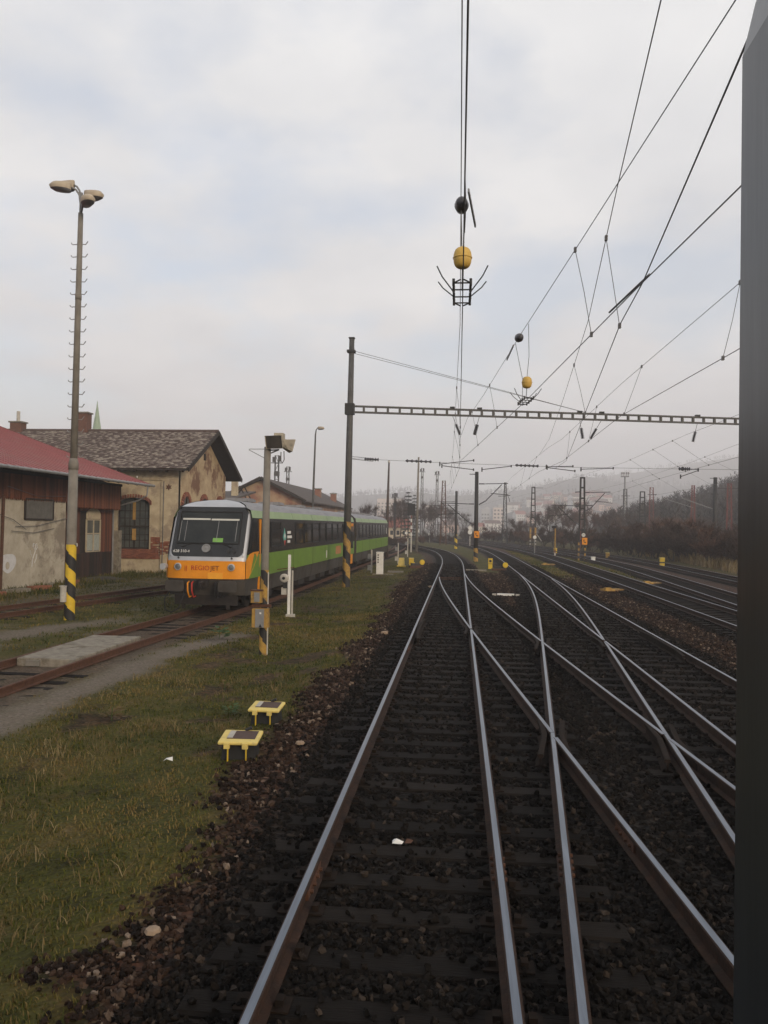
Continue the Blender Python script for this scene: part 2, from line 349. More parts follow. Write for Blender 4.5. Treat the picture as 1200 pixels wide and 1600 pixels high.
# ------------------------------------------------------------------ rails and sleepers
PROF = [(-.065,0),(-.065,.012),(-.012,.03),(-.012,.115),(-.036,.125),(-.036,.154),(-.025,.16),(.025,.16),(.036,.154),(.036,.125),(.012,.115),(.012,.03),(.065,.012),(.065,0)]
def sweep(mb, pts, shiny=True, prof=PROF):
    pts = np.asarray(pts, float); d = np.gradient(pts[:, :2], axis=0); d /= np.linalg.norm(d, axis=1)[:, None]
    n = len(prof); vs = []; fs = []; ms = []
    for (x, y, z), (dx, dy) in zip(pts, d): vs += [(x + dy * u, y - dx * u, z + w) for u, w in prof]
    for i in range(len(pts) - 1):
        for k in range(n):
            fs.append((i*n+k, i*n+(k+1)%n, (i+1)*n+(k+1)%n, (i+1)*n+k)); ms.append(1 if shiny and 6 <= k <= 6 else 0)
    o = len(mb.v); mb.v += vs; mb.f += [tuple(q + o for q in f) for f in fs] + [tuple(o + q for q in range(n)), tuple(o + (len(pts)-1)*n + q for q in range(n-1, -1, -1))]
    mb.m += ms + [0, 0]
def rail_pts(c, side, y0, y1, z=0.0, step=None):
    ys = []; y = y0
    while y < y1: ys.append(y); y += step or (0.6 if y < 40 else 1.2)
    ys.append(y1); ys = np.array(ys); xs = at(c, ys); g = (at(c, ys + .5) - at(c, ys - .5))
    zz = np.full(len(ys), z)
    return np.stack([xs + side * 0.7525 / np.sqrt(1 + g*g)  * 1.0, ys - side * .7525 * g / np.sqrt(1 + g*g), zz], -1)
def make_rail(root, c, side, spans, z=0.0, shiny=True, mats=None):
    mb = MB()
    for a, b in spans: sweep(mb, rail_pts(c, side, a, b, z), shiny)
    return mb.build('rail', mats or ([m_railside, m_polish] if shiny else [m_rust]), root)
def sleeper_mesh(l, w=.26, h=.15):
    mb = MB(); b = .02
    vs = [(-l/2,-w/2,-h),(l/2,-w/2,-h),(l/2,w/2,-h),(-l/2,w/2,-h),(-l/2,-w/2,-b),(l/2,-w/2,-b),(l/2,w/2,-b),(-l/2,w/2,-b),(-l/2+b,-w/2+b,0),(l/2-b,-w/2+b,0),(l/2-b,w/2-b,0),(-l/2+b,w/2-b,0)]
    mb.add(vs, [(0,3,2,1),(0,1,5,4),(1,2,6,5),(2,3,7,6),(3,0,4,7),(4,5,9,8),(5,6,10,9),(6,7,11,10),(7,4,8,11),(8,9,10,11)])
    me = bpy.data.meshes.new('sleeper'); me.from_pydata(mb.v, [], mb.f); me.materials.append(m_timber); return me
SL = {l: sleeper_mesh(l) for l in (2.5, 2.9, 3.3, 3.7)}
m_plate = mat('oily_iron', (.010,.008,.0065), (.022,.014,.010), 9, .9, spec=.1)
SLEEPERS = []       # (x, y, half length) for keeping stones off
def lay(root, c, y0, y1, lens, pitch=.6, off=0.0, z=-.004, anchor=None):
    """single sleepers as parts; lens(y) gives the length; anchor -1 / +1 keeps that end in line"""
    y = y0
    while y < y1:
        l = lens(y); x = float(at(c, y)) + off
        if anchor: x = x + anchor * (1.25 - l / 2)
        o = link('sleeper', SL[l], root, (x + random.uniform(-.03, .03), y + random.uniform(-.03, .03), z + random.uniform(-.006, .004)))
        o.rotation_euler = (0, 0, random.uniform(-.012, .012) - float(at(c, y + .5) - at(c, y - .5)))
        SLEEPERS.append((x, y, l / 2)); y += pitch
def lay_far(root, c, y0, y1, z=-.004, pitch=.6):
    mb = MB(); y = y0
    while y < y1:
        g = float(at(c, y + .5) - at(c, y - .5)); mb.box((float(at(c, y)), y, z - .05), (2.5, .25, .1), -g); y += pitch
    tag(mb.build('sleeper', m_timber, root), kind='stuff')
def plates(root, c, y0, y1, sides=(-1, 1), z=0.0):
    mb = MB(); y = y0
    while y < y1:
        for s in sides:
            x = float(at(c, y)) + s * .7525
            mb.box((x, y, z + .006), (.34, .16, .012))
            for q in (-.105, .105): mb.box((x + q, y, z + .03), (.05, .07, .045))
        y += .6
    tag(mb.build('base_plate', m_plate, root), kind='stuff')

def crossing(c1, s1, c2, s2, lo, hi):
    ys = np.linspace(lo, hi, 4000); d = (at(c1, ys) + s1 * .7525) - (at(c2, ys) + s2 * .7525)
    k = np.where(np.sign(d[:-1]) != np.sign(d[1:]))[0]
    return float(ys[k[0]]) if len(k) else None
def spans(y0, y1, cuts, gap=.55):
    out = []; a = y0
    for c in sorted(c for c in cuts if c is not None):
        out.append((a, c - gap * .5)); a = c + gap * .5
    return out + [(a, y1)]
def guard(root, c, side, y0, y1, z=.001):
    """check rail beside a running rail, ends flared towards the track centre"""
    ys = np.arange(y0, y1 + .01, .3); f = np.clip((np.minimum(ys - y0, y1 - ys)) / .9, 0, 1)
    xs = at(c, ys) + side * (.7525 - .125 - .07 * (1 - f))
    mb = MB(); sweep(mb, np.stack([xs, ys, np.full(len(ys), z)], -1), False, [(u, w * 1.08) for u, w in PROF]); mb.build('guard_rail', m_plate, root)
def wing(root, c, side, yc, z=.001):
    """dark wing rails that embrace a crossing nose"""
    for q, s2 in ((-.14, -1), (.14, 1)):
        ys = np.arange(yc - 1.0, yc + .9, .2); xs = at(c, ys) + side * .7525 + q * (0.8 + .45 * np.abs(ys - yc))
        mb = MB(); sweep(mb, np.stack([xs, ys, np.full(len(ys), z - .008)], -1), False); mb.build('wing_rail', m_plate, root)

yABR = crossing(TA, 1, TB, -1, 10, 40)      # B's left rail through A's right rail
yACl = None
yBC = {(s1, s2): crossing(TB, s1, TC, s2, -8, 40) for s1 in (-1, 1) for s2 in (-1, 1)}
yCDl = crossing(TC, 1, TD, -1, 5, 44)       # C's right rail through D's left rail
yCAr = crossing(TC, -1, TA, 1, -8, 30)
yBDl = crossing(TB, 1, TD, -1, -8, 30)
A = thing('railway_track', 'main track straight ahead with bright rails and dark timber sleepers under the viewer', 'track', (0, 0, 0), 0, 'tracks of the yard')
make_rail(A, TA, -1, [(-2, 230)]); make_rail(A, TA, 1, spans(-2, 230, [yABR], .22))
lens_a = lambda y: 2.5 if y > 47 else (2.9 if y < 9 or y > 24 else 3.3)
lay(A, TA, .6, 62, lens_a, anchor=-1); lay_far(A, TA, 62.2, 150); plates(A, TA, .6, 30)
guard(A, TA, -1, yABR - 2.2, yABR + 2.0); wing(A, TA, 1, yABR)
D = thing('railway_track', 'second main track to the right, joined by the scissors crossing', 'track', (0, 0, 0), 0, 'tracks of the yard')
make_rail(D, TD, -1, spans(-2, 230, [yCDl, yBDl], .22)); make_rail(D, TD, 1, [(-2, 230)])
lens_d = lambda y: 2.5 if y > 48 else (2.9 if y < 9 or y > 24 else 3.3)
lay(D, TD, .9, 62, lens_d, anchor=1); lay_far(D, TD, 62.2, 150); plates(D, TD, .9, 30)
guard(D, TD, 1, yCDl - 2.2, yCDl + 2.0); wing(D, TD, -1, yCDl)
B = thing('crossover_track', 'bright curved rails diverging right from the straight main track towards the viewer', 'track', (0, 0, 0), 0, 'rails of the scissors crossing')
make_rail(B, TB, -1, spans(-8, 43.5, [yABR, yBC[(-1,-1)], yBC[(-1,1)]], .26), -.003)
make_rail(B, TB, 1, spans(-8, 47, [yBC[(1,-1)], yBC[(1,1)], yBDl], .26), -.003)
Cc = thing('crossover_track', 'bright rails curving in from the second main track and closing on the nearest right rail', 'track', (0, 0, 0), 0, 'rails of the scissors crossing')
make_rail(Cc, TC, -1, spans(-6, 47, [yCAr], .26), -.006)
make_rail(Cc, TC, 1, spans(-6, 44, [yCDl], .26), -.006)
for k, yv in yBC.items():
    if yv is not None and yv > 5: wing(Cc, TC, k[1], yv, -.002)
guard(B, TB, 1, 12.2, 14.6, -.012) if False else None
Et = thing('railway_track', 'third track with two thin bright rails right of the rusty gravel strip', 'track', (0, 0, 0), 0, 'tracks of the yard')
for s in (-1, 1): make_rail(Et, TE, s, [(0, 230)])
lay_far(Et, TE, 10, 130)
Ft = thing('railway_track', 'fourth track beyond the green strip with the striped lattice mast', 'track', (0, 0, 0), 0, 'tracks of the yard')
for s in (-1, 1): make_rail(Ft, TF, s, [(20, 230)], -.004)
lay_far(Ft, TF, 20, 120)
Gt = thing('railway_track', 'outer track along the foot of the brown thicket', 'track', (0, 0, 0), 0, 'tracks of the yard')
for s in (-1, 1): make_rail(Gt, TG, s, [(20, 190)])
lay_far(Gt, TG, 20, 110)
Ht = thing('railway_track', 'far siding on a pale bed behind the thicket at the right', 'track', (0, 0, 0), 0, 'tracks of the yard')
for s in (-1, 1): make_rail(Ht, TH, s, [(20, 180)], .25, False)
lay_far(Ht, TH, 20, 180, .24)
mb = MB()
for y in range(20, 190, 4):
    for w, z, k in ((2.2, .2, 0),): mb.add([(at(TH, y)-2.6, y, -.3),(at(TH, y)-1.7, y, .17),(at(TH, y)+1.7, y, .17),(at(TH, y)+2.6, y, -.3),(at(TH, y+4)-2.6, y+4, -.3),(at(TH, y+4)-1.7, y+4, .17),(at(TH, y+4)+1.7, y+4, .17),(at(TH, y+4)+2.6, y+4, -.3)], [(0,1,5,4),(1,2,6,5),(2,3,7,6)])
m_palebed = mat('pale_ballast', (0.075, 0.068, 0.060), (0.05, 0.045, 0.040), 6, 0.95, bump=.4)
tag(mb.build('ballast_bed', m_palebed), 'pale ballast bed of the far siding', 'ballast', kind='structure')
Tt = thing('railway_track', 'rusty siding track running under the green railcar', 'track', (0, 0, 0), 0, 'rusty sidings')
for s in (-1, 1): make_rail(Tt, TT, s, [(0, 210)], -.2, False)
lay(Tt, TT, 9, 16, lambda y: 2.5, .65, z=-.215); lay(Tt, TT, 20.4, 30, lambda y: 2.5, .65, z=-.215); lay_far(Tt, TT, 30, 120, -.21)
Ut = thing('railway_track', 'rusty siding track in front of the red roofed timber shed', 'track', (0, 0, 0), 0, 'rusty sidings')
for s in (-1, 1): make_rail(Ut, TU, s, [(5, 110)], -.2, False)
lay_far(Ut, TU, 8, 60, -.215, .7)
slab = thing('crossing_slab', 'pale concrete crossing slab lying between the rusty rails', 'slab', (-8.7, 18.1, 0))
mb = MB()
for q, (yy, ln) in enumerate(((-.95, 1.72), (.86, 1.86))):
    p = MB().box((0, yy, -.13), (1.28, ln, .19), rz=.004 * q).build('concrete_panel', m_concrete, slab)
    bv = p.modifiers.new('b', 'BEVEL'); bv.width = .025; bv.segments = 2
MB().box((-.25, -1.84, -.13), (.3, .06, .12)).box((.62, -1.83, -.10), (.08, .08, .13)).build('broken_edge', m_conc_post, slab)

for root, c, s, y in ((A, TA, -1, 6.35), (A, TA, 1, 6.75), (Cc, TC, -1, 6.9), (B, TB, -1, 7.6), (D, TD, -1, 8.0), (A, TA, -1, 18.4), (A, TA, 1, 18.8)):
    x = float(at(c, y)) + s * .7525; g_ = -math.atan(float(at(c, y + .5) - at(c, y - .5))); fp = MB()
    for q in (-1, 1):
        fp.box((x + q * .024 * math.cos(g_), y, .075), (.024, .56, .075), g_)
        for t in (-.2, -.07, .07, .2): fp.cyl((x + q * .03 - t * math.sin(g_), y + t, .075), (x + q * .062 - t * math.sin(g_), y + t, .075), .017, n=6)
    fp.build('fishplate', m_rust, root)
for yb in (43.4, 44.6): MB().beam((-1.15, yb, .05), (.4, yb, .05), .05, .03).build('stretcher_bar', m_rust, B)

# ------------------------------------------------------------------ loose ballast stones (instanced real geometry)
def scatter(name, pts, scl, rot, mat_, seeds=5, sub=2, amp=.95, label='', cat=''):
    me = bpy.data.meshes.new(name); me.vertices.add(len(pts)); me.vertices.foreach_set('co', np.asarray(pts, np.float32).ravel())
    me.attributes.new('scl', 'FLOAT_VECTOR', 'POINT').data.foreach_set('vector', np.asarray(scl, np.float32).ravel())
    me.attributes.new('rot', 'FLOAT_VECTOR', 'POINT').data.foreach_set('vector', np.asarray(rot, np.float32).ravel())
    me.materials.append(mat_)
    o = link(name, me); tag(o, label, cat, kind='stuff')
    g = bpy.data.node_groups.new(name, 'GeometryNodeTree')
    g.interface.new_socket('Geometry', in_out='INPUT', socket_type='NodeSocketGeometry')
    g.interface.new_socket('Geometry', in_out='OUTPUT', socket_type='NodeSocketGeometry')
    N = g.nodes; L = g.links.new; gi = N.new('NodeGroupInput'); go = N.new('NodeGroupOutput'); j = N.new('GeometryNodeGeometryToInstance')
    for i in range(seeds):
        ico = N.new('GeometryNodeMeshIcoSphere'); ico.inputs['Subdivisions'].default_value = sub; ico.inputs['Radius'].default_value = 1
        pos = N.new('GeometryNodeInputPosition'); ad = N.new('ShaderNodeVectorMath'); ad.inputs[1].default_value = (i * 7.3, i * 3.1, i * 5.7)
        L(pos.outputs[0], ad.inputs[0])
        tn = N.new('ShaderNodeTexNoise'); tn.inputs['Scale'].default_value = 0.9; tn.inputs['Detail'].default_value = 1; L(ad.outputs[0], tn.inputs['Vector'])
        sb = N.new('ShaderNodeVectorMath'); sb.operation = 'SUBTRACT'; sb.inputs[1].default_value = (.5, .5, .5); L(tn.outputs['Color'], sb.inputs[0])
        ml = N.new('ShaderNodeVectorMath'); ml.operation = 'SCALE'; ml.inputs['Scale'].default_value = amp * 2.2; L(sb.outputs[0], ml.inputs[0])
        spn = N.new('GeometryNodeSetPosition'); L(ico.outputs['Mesh'], spn.inputs['Geometry']); L(ml.outputs[0], spn.inputs['Offset'])
        ss = N.new('GeometryNodeSetShadeSmooth'); ss.inputs['Shade Smooth'].default_value = False; L(spn.outputs[0], ss.inputs[0])
        smt = N.new('GeometryNodeSetMaterial'); smt.inputs['Material'].default_value = mat_; L(ss.outputs[0], smt.inputs[0]); L(smt.outputs[0], j.inputs[0])
    ip = N.new('GeometryNodeInstanceOnPoints'); ip.inputs['Pick Instance'].default_value = True
    L(gi.outputs[0], ip.inputs['Points']); L(j.outputs[0], ip.inputs['Instance'])
    for an, sock in (('scl', 'Scale'), ('rot', 'Rotation')):
        na = N.new('GeometryNodeInputNamedAttribute'); na.data_type = 'FLOAT_VECTOR'; na.inputs['Name'].default_value = an
        L(na.outputs['Attribute'], ip.inputs[sock])
    L(ip.outputs[0], go.inputs[0])
    md = o.modifiers.new('scatter', 'NODES'); md.node_group = g
    return o
def stone_mat(name, stops):
    m = bpy.data.materials.new(name); m.use_nodes = True; N = m.node_tree.nodes; L = m.node_tree.links.new; b = N['Principled BSDF']
    b.inputs['Roughness'].default_value = .9; b.inputs['Specular IOR Level'].default_value = .12
    oi = N.new('ShaderNodeObjectInfo'); r = N.new('ShaderNodeValToRGB'); e = r.color_ramp.elements
    while len(e) < len(stops): e.new(.5)
    for q, (p, c) in zip(e, stops): q.position = p; q.color = (*c, 1)
    L(oi.outputs['Random'], r.inputs[0])
    tcn = N.new('ShaderNodeTexCoord'); n = N.new('ShaderNodeTexNoise'); n.inputs['Scale'].default_value = 3; L(tcn.outputs['Object'], n.inputs['Vector'])
    r2 = N.new('ShaderNodeValToRGB'); r2.color_ramp.elements[0].color = (.6,.6,.6,1); r2.color_ramp.elements[1].color = (1.3,1.3,1.3,1); L(n.outputs['Fac'], r2.inputs[0])
    mm = N.new('ShaderNodeMix'); mm.data_type = 'RGBA'; mm.blend_type = 'MULTIPLY'; mm.inputs[0].default_value = 1
    L(r.outputs[0], mm.inputs[6]); L(r2.outputs[0], mm.inputs[7]); L(mm.outputs[2], b.inputs['Base Color']); return m
m_stone_dark = stone_mat('oily_ballast_stone', [(0, (.003,.0026,.0022)), (.5, (.0068,.0055,.0046)), (.9, (.014,.0105,.008)), (1, (.05,.038,.03))])
m_stone_red = stone_mat('brown_ballast_stone', [(0, (.007,.0052,.0042)), (.4, (.020,.0125,.009)), (.75, (.042,.024,.016)), (.94, (.075,.052,.038)), (1, (.22,.17,.13))])
def sprinkle(n, x0, x1, y0, y1, power=1.0):
    x = RNG.uniform(x0, x1, n); u = RNG.random(n) ** power; y = y0 + (y1 - y0) * u
    return x, y
RAILS = [(TA, -1), (TA, 1), (TB, -1), (TB, 1), (TC, -1), (TC, 1), (TD, -1), (TD, 1)]
def clear(x, y, rng):
    ok = np.ones(len(x), bool)
    for c, s in RAILS: ok &= np.abs(x - (at(c, y) + s * .7525)) > .085
    sy = np.array([q[1] for q in SLEEPERS]); sx_ = np.array([q[0] for q in SLEEPERS]); sl = np.array([q[2] for q in SLEEPERS])
    on = np.zeros(len(x), bool)
    for a, b, l in zip(sx_, sy, sl): on |= (np.abs(y - b) < .135) & (np.abs(x - a) < l)
    return ok & ~(on & (rng.random(len(x)) > .11)), on
x, y = sprinkle(105000, -4.6, 8.0, 3.4, 26, 1.8)
g_, b_, p_, t_, s_ = masks(x, y); keep, on = clear(x, y, RNG); keep &= (b_ > RNG.random(len(x)) * .9 + .05)
x, y, t_, on = x[keep], y[keep], t_[keep], on[keep]
x2, y2 = sprinkle(46000, -4.2, 8.2, 22, 62, 1.25); g2, b2, p2, t2, s2_ = masks(x2, y2); k2, on2 = clear(x2, y2, RNG); k2 &= (b2 * (1 - g2) > RNG.random(len(x2)) * .9 + .05)
x, y, t_, on = np.concatenate([x, x2[k2]]), np.concatenate([y, y2[k2]]), np.concatenate([t_, t2[k2]]), np.concatenate([on, on2[k2]])
sz = RNG.uniform(.011, .031, len(x)) * (1 + .02 * y)
z = ground_z(x, y) + sz * .1 + np.where(on, .036, 0) + RNG.uniform(-.006, .012, len(x))
sc = np.stack([sz * RNG.uniform(.8, 1.3, len(x)), sz * RNG.uniform(.7, 1.1, len(x)), sz * RNG.uniform(.55, .95, len(x))], -1)
ro = RNG.uniform(-3.14, 3.14, (len(x), 3)); P3 = np.stack([x, y, z], -1)
dk = t_ > RNG.uniform(.15, .8, len(x))
scatter('ballast_gravel', P3[dk], sc[dk], ro[dk], m_stone_dark, label='oil stained ballast stones between the sleepers', cat='ballast')
scatter('shoulder_gravel', P3[~dk], sc[~dk], ro[~dk], m_stone_red, label='brown and reddish ballast stones along the track shoulder', cat='ballast')

# ------------------------------------------------------------------ turf
def blades(name, x, y, h, w, lean, label, m, per=5, spread=.06, zf=ground_z):
    n = len(x); X = np.repeat(x, per) + RNG.normal(0, spread, n * per); Y = np.repeat(y, per) + RNG.normal(0, spread, n * per)
    Hh = np.repeat(h, per) * RNG.uniform(.55, 1.25, n * per); Z = zf(X, Y) - .015; a = RNG.uniform(0, 6.283, n * per)
    ln = RNG.uniform(.2, 1.0, n * per) * lean; W = np.repeat(w, per) * RNG.uniform(.7, 1.3, n * per); b = a + 1.57 + RNG.normal(0, .4, n * per)
    dx, dy = np.cos(a), np.sin(a); ex, ey = np.cos(b) * W / 2, np.sin(b) * W / 2
    V = np.empty((n * per, 5, 3), np.float32)
    V[:, 0] = np.stack([X - ex, Y - ey, Z], -1); V[:, 1] = np.stack([X + ex, Y + ey, Z], -1)
    V[:, 2] = np.stack([X + dx * Hh * ln * .35 + ex * .8, Y + dy * Hh * ln * .35 + ey * .8, Z + Hh * .6], -1)
    V[:, 3] = np.stack([X + dx * Hh * ln * .35 - ex * .8, Y + dy * Hh * ln * .35 - ey * .8, Z + Hh * .6], -1)
    V[:, 4] = np.stack([X + dx * Hh * ln, Y + dy * Hh * ln, Z + Hh * RNG.uniform(.8, 1, n * per)], -1)
    o = np.arange(n * per)[:, None] * 5
    F = np.concatenate([o + np.array([0, 1, 2]), o + np.array([0, 2, 3]), o + np.array([3, 2, 4])], 0)
    tone = np.repeat(np.clip(.5 + 1.5 * (np.repeat(.6 * fbm(x * .9, y * .9, 31) + .4 * fbm(x * .3, y * .3, 33), per) - .5) + RNG.normal(0, .16, n * per), 0, 1), 5)
    return tag(flat_mesh(name, V.reshape(-1, 3), F, m, attrs={'tone': tone}), label, 'grass', kind='stuff')
def blade_mat(name, stops):
    m = bpy.data.materials.new(name); m.use_nodes = True; N = m.node_tree.nodes; L = m.node_tree.links.new; b = N['Principled BSDF']
    b.inputs['Roughness'].default_value = .8; b.inputs['Specular IOR Level'].default_value = .15
    a = N.new('ShaderNodeAttribute'); a.attribute_name = 'tone'; r = N.new('ShaderNodeValToRGB'); e = r.color_ramp.elements
    while len(e) < len(stops): e.new(.5)
    for q, (p, c) in zip(e, stops): q.position = p; q.color = (*c, 1)
    L(a.outputs['Fac'], r.inputs[0]); L(r.outputs[0], b.inputs['Base Color']); return m
m_blade = blade_mat('winter_turf', [(.12, (.020,.029,.005)), (.40, (.056,.066,.010)), (.56, (.100,.088,.019)), (.8, (.165,.117,.044))])
m_dry = blade_mat('dry_grass', [(.1, (.10,.068,.026)), (.5, (.17,.12,.055)), (.9, (.26,.20,.105))])
def on_grass(x, y, th):
    g, b, p, t, s = masks(x, y); return (g * (1 - p * .9) > th + RNG.uniform(-.2, .2, len(x)))
x = RNG.uniform(-9.5, -1.6, 30000); y = 3.6 + 24 * RNG.random(30000) ** 1.5; k = on_grass(x, y, .55); x, y = x[k], y[k]
blades('grass', x, y, RNG.uniform(.024, .062, len(x)) * (1 + .012 * y), .007 + .0006 * y, .8, 'short mossy winter turf left of the main track', m_blade, 5)
x = RNG.uniform(-19, -2.2, 15000); y = RNG.uniform(18, 62, 15000); k = on_grass(x, y, .5); x, y = x[k], y[k]
blades('grass', x, y, RNG.uniform(.05, .10, len(x)), np.full(len(x), .03), .8, 'thin turf on the verge between the siding and the main track', m_blade, 4, .15)
x = RNG.uniform(5.5, 12.5, 6000); y = RNG.uniform(38, 100, 6000); k = on_grass(x, y, .5); x, y = x[k], y[k]
blades('grass', x, y, RNG.uniform(.06, .14, len(x)), np.full(len(x), .045), .8, 'olive turf strips between the right hand tracks', m_blade, 4, .2)
cx = RNG.uniform(-8, -2.9, 170); cy = RNG.uniform(4.8, 16, 170); k = fbm(cx * .6, cy * .6, 12) > .44; cx, cy = cx[k], cy[k]
x = np.repeat(cx, 16) + RNG.normal(0, .2, len(cx) * 16); y = np.repeat(cy, 16) + RNG.normal(0, .17, len(cx) * 16); k = on_grass(x, y, .6)
x, y = x[k], y[k]
blades('dry_grass', x, y, RNG.uniform(.06, .17, len(x)), np.full(len(x), .007), 1.3, 'straw coloured dry grass tufts in the turf', m_dry, 3, .04)
x = RNG.uniform(19, 34, 5000); y = RNG.uniform(55, 95, 5000); k = (x > at(TG, y) + 2.8 + (y - 55) * .06) & (x < 36)
blades('dry_grass', x[k], y[k], RNG.uniform(.5, 1.0, k.sum()), np.full(k.sum(), .05), .7, 'tall tan dry grass at the foot of the dark mast on the right', m_dry, 5, .3)
x = RNG.uniform(-20.0, -16.4, 1400); y = RNG.uniform(24, 48, 1400); k = (x < -17.2)
blades('grass', x[k], y[k], RNG.uniform(.1, .3, k.sum()), np.full(k.sum(), .03), .8, 'rank weeds along the foot of the shed wall', m_blade, 5, .15)

# ------------------------------------------------------------------ the railcar
m_green = mat('lime_green_paint', (0.135, 0.235, 0.030), (0.115, 0.20, 0.028), 2, 0.5, c3=(0.12, 0.195, 0.04))
m_palegreen = mat('pale_green_paint', (0.25, 0.34, 0.18), (0.21, 0.29, 0.155), 2, 0.5)
m_roofgrey = mat('grey_roof_paint', (0.24, 0.24, 0.25), (0.18, 0.18, 0.19), 2.5, 0.6, stretch=(3, .4, 1))
m_band = mat('black_window_band', (0.012, 0.013, 0.014), (0.018, 0.019, 0.020), 1.5, 0.24, spec=.4)
m_skirt = mat('dirty_grey_skirt', (0.040, 0.037, 0.034), (0.060, 0.052, 0.044), 3, 0.75, c3=(.035,.028,.022))
m_silver = mat('silver_paint', (0.42, 0.43, 0.45), (0.36, 0.37, 0.39), 2, 0.38, 0.25)
m_under = mat('grimy_underframe', (0.014, 0.012, 0.011), (0.028, 0.022, 0.018), 6, 0.85)
m_lamp = mat('headlamp_glass', (0.20, 0.20, 0.20), (0.12, 0.12, 0.13), 8, 0.15, .3)
m_cab = mat('cab_interior', (0.035, 0.038, 0.040), (0.06, 0.06, 0.06), 2, 0.7)
m_blind = mat('cream_blind', (0.55, 0.55, 0.50), (0.48, 0.48, 0.44), 4, 0.7)
m_seatgreen = mat('green_seat_cloth', (0.20, 0.42, 0.10), (0.16, 0.34, 0.08), 5, 0.8)
m_pink = mat('faded_red_sticker', (0.42, 0.13, 0.06), (0.30, 0.20, 0.05), 4, 0.6)
m_teal = mat('teal_print', (0.10, 0.36, 0.30), (0.08, 0.30, 0.26), 5, 0.5)
m_rubber = mat('black_rubber', (0.014, 0.014, 0.015), (0.022, 0.022, 0.022), 6, 0.8)
m_darkgreen = mat('dark_green_edge', (0.03, 0.08, 0.03), (0.02, 0.05, 0.02), 6, 0.6)
SECT = [(.55, 1.34), (1.12, 1.395), (1.9, 1.40), (3.12, 1.365), (3.38, 1.27), (3.55, 1.08), (3.66, .80), (3.72, .4), (3.75, 0)]
def half_w(z): return float(np.interp(z, [q[0] for q in SECT], [q[1] for q in SECT]))
NOSE = [(.55, .16), (1.12, .0), (1.7, .0), (1.9, .06), (3.46, .72), (3.6, 1.05), (3.72, 1.6), (3.75, 2.0)]
def nose_y(z): return float(np.interp(z, [q[0] for q in NOSE], [q[1] for q in NOSE]))
def car_x(y, z, cab=True): return half_w(z) - (.10 * max(0, 1 - max(0, y) / 1.3) ** 2 if cab else 0)
def strip(zs, y0, y1, cab, off=0.0, sides=(-1, 1)):
    mb = MB()
    for s in sides:
        rows = []
        for z in zs:
            ys0 = nose_y(z) + (.20 if z < 3.4 else 0) if (cab and y0 is None) else (y0 or 0)
            ys = [ys0] + [q for q in (.45, .8, 1.2, 2.2, 4, 8, 12, 16, 20) if ys0 + .05 < q < y1 - .1] + [y1]
            ys = [ys0 + (y1 - ys0) * k / 10 if not cab else ys0 + (y1 - ys0) * (k / 10) ** 2.2 for k in range(11)]
            rows.append([(s * (car_x(y, z, cab) + off), y, z) for y in ys])
        n = 11; vs = [p for r in rows for p in r]; fs = []
        for i in range(len(rows) - 1):
            for k in range(n - 1):
                f = (i*n+k, i*n+k+1, (i+1)*n+k+1, (i+1)*n+k); fs.append(f if s > 0 else f[::-1])
        mb.add(vs, fs)
    return mb
def front_y(x, z): return nose_y(z) + .20 * (abs(x) / 1.3) ** 5
def front_patch(x0, x1, z0, z1, off=0.0, nx=14, nz=4, xs=None):
    mb = MB(); vs = []; fs = []
    for i in range(nz + 1):
        z = z0 + (z1 - z0) * i / nz; w = car_x(.2, z)
        for k in range(nx + 1):
            x = (x0 + (x1 - x0) * k / nx); x = max(-w, min(w, x)); vs.append((x, front_y(x, z) - off, z))
    for i in range(nz):
        for k in range(nx): fs.append((i*(nx+1)+k, i*(nx+1)+k+1, (i+1)*(nx+1)+k+1, (i+1)*(nx+1)+k))
    return mb.add(vs, fs)
def side_poly(poly, off, s=1, cab=True, t=.006):
    return MB().prism(poly, lambda y, z, q: (s * (car_x(y, z, cab) + q), y, z), off, off - t)
def text(body, size, m, parent, loc, rot=(R(90), 0, 0), name='lettering', align='CENTER', ext=.002):
    cu = bpy.data.curves.new(name, 'FONT'); cu.body = body; cu.size = size; cu.extrude = ext; cu.align_x = align; cu.align_y = 'CENTER'
    cu.materials.append(m); t = bpy.data.objects.new('tmp', cu); COL.objects.link(t)
    me = bpy.data.meshes.new_from_object(t.evaluated_get(bpy.context.evaluated_depsgraph_get())); bpy.data.objects.remove(t); me.name = name
    o = link(name, me, parent, loc); o.rotation_euler = rot; return o
def bogie(root, y):
    bg = MB()
    for s in (-1, 1):
        bg.box((s * 1.02, y, .50), (.14, 2.9, .22)); bg.box((s * 1.02, y, .36), (.16, .9, .2))
        for q in (-1, 1): bg.box((s * 1.03, y + q * .95, .40), (.24, .36, .32)); bg.cyl((s*1.03, y+q*.55, .35), (s*1.03, y+q*.55, .62), .09)
    b = bg.build('bogie', m_under, root)
    for q in (-.95, .95):
        w = MB()
        for s in (-1, 1): w.lathe((s * .74, y + q, .42), [(.10, -.07), (.42, -.065), (.45, -.05), (.40, -.02), (.40, .06), (.12, .065)], 20, axis=(s * -1, 0, 0))
        w.cyl((-.74, y + q, .42), (.74, y + q, .42), .08); w.build('wheelset', m_under, b)
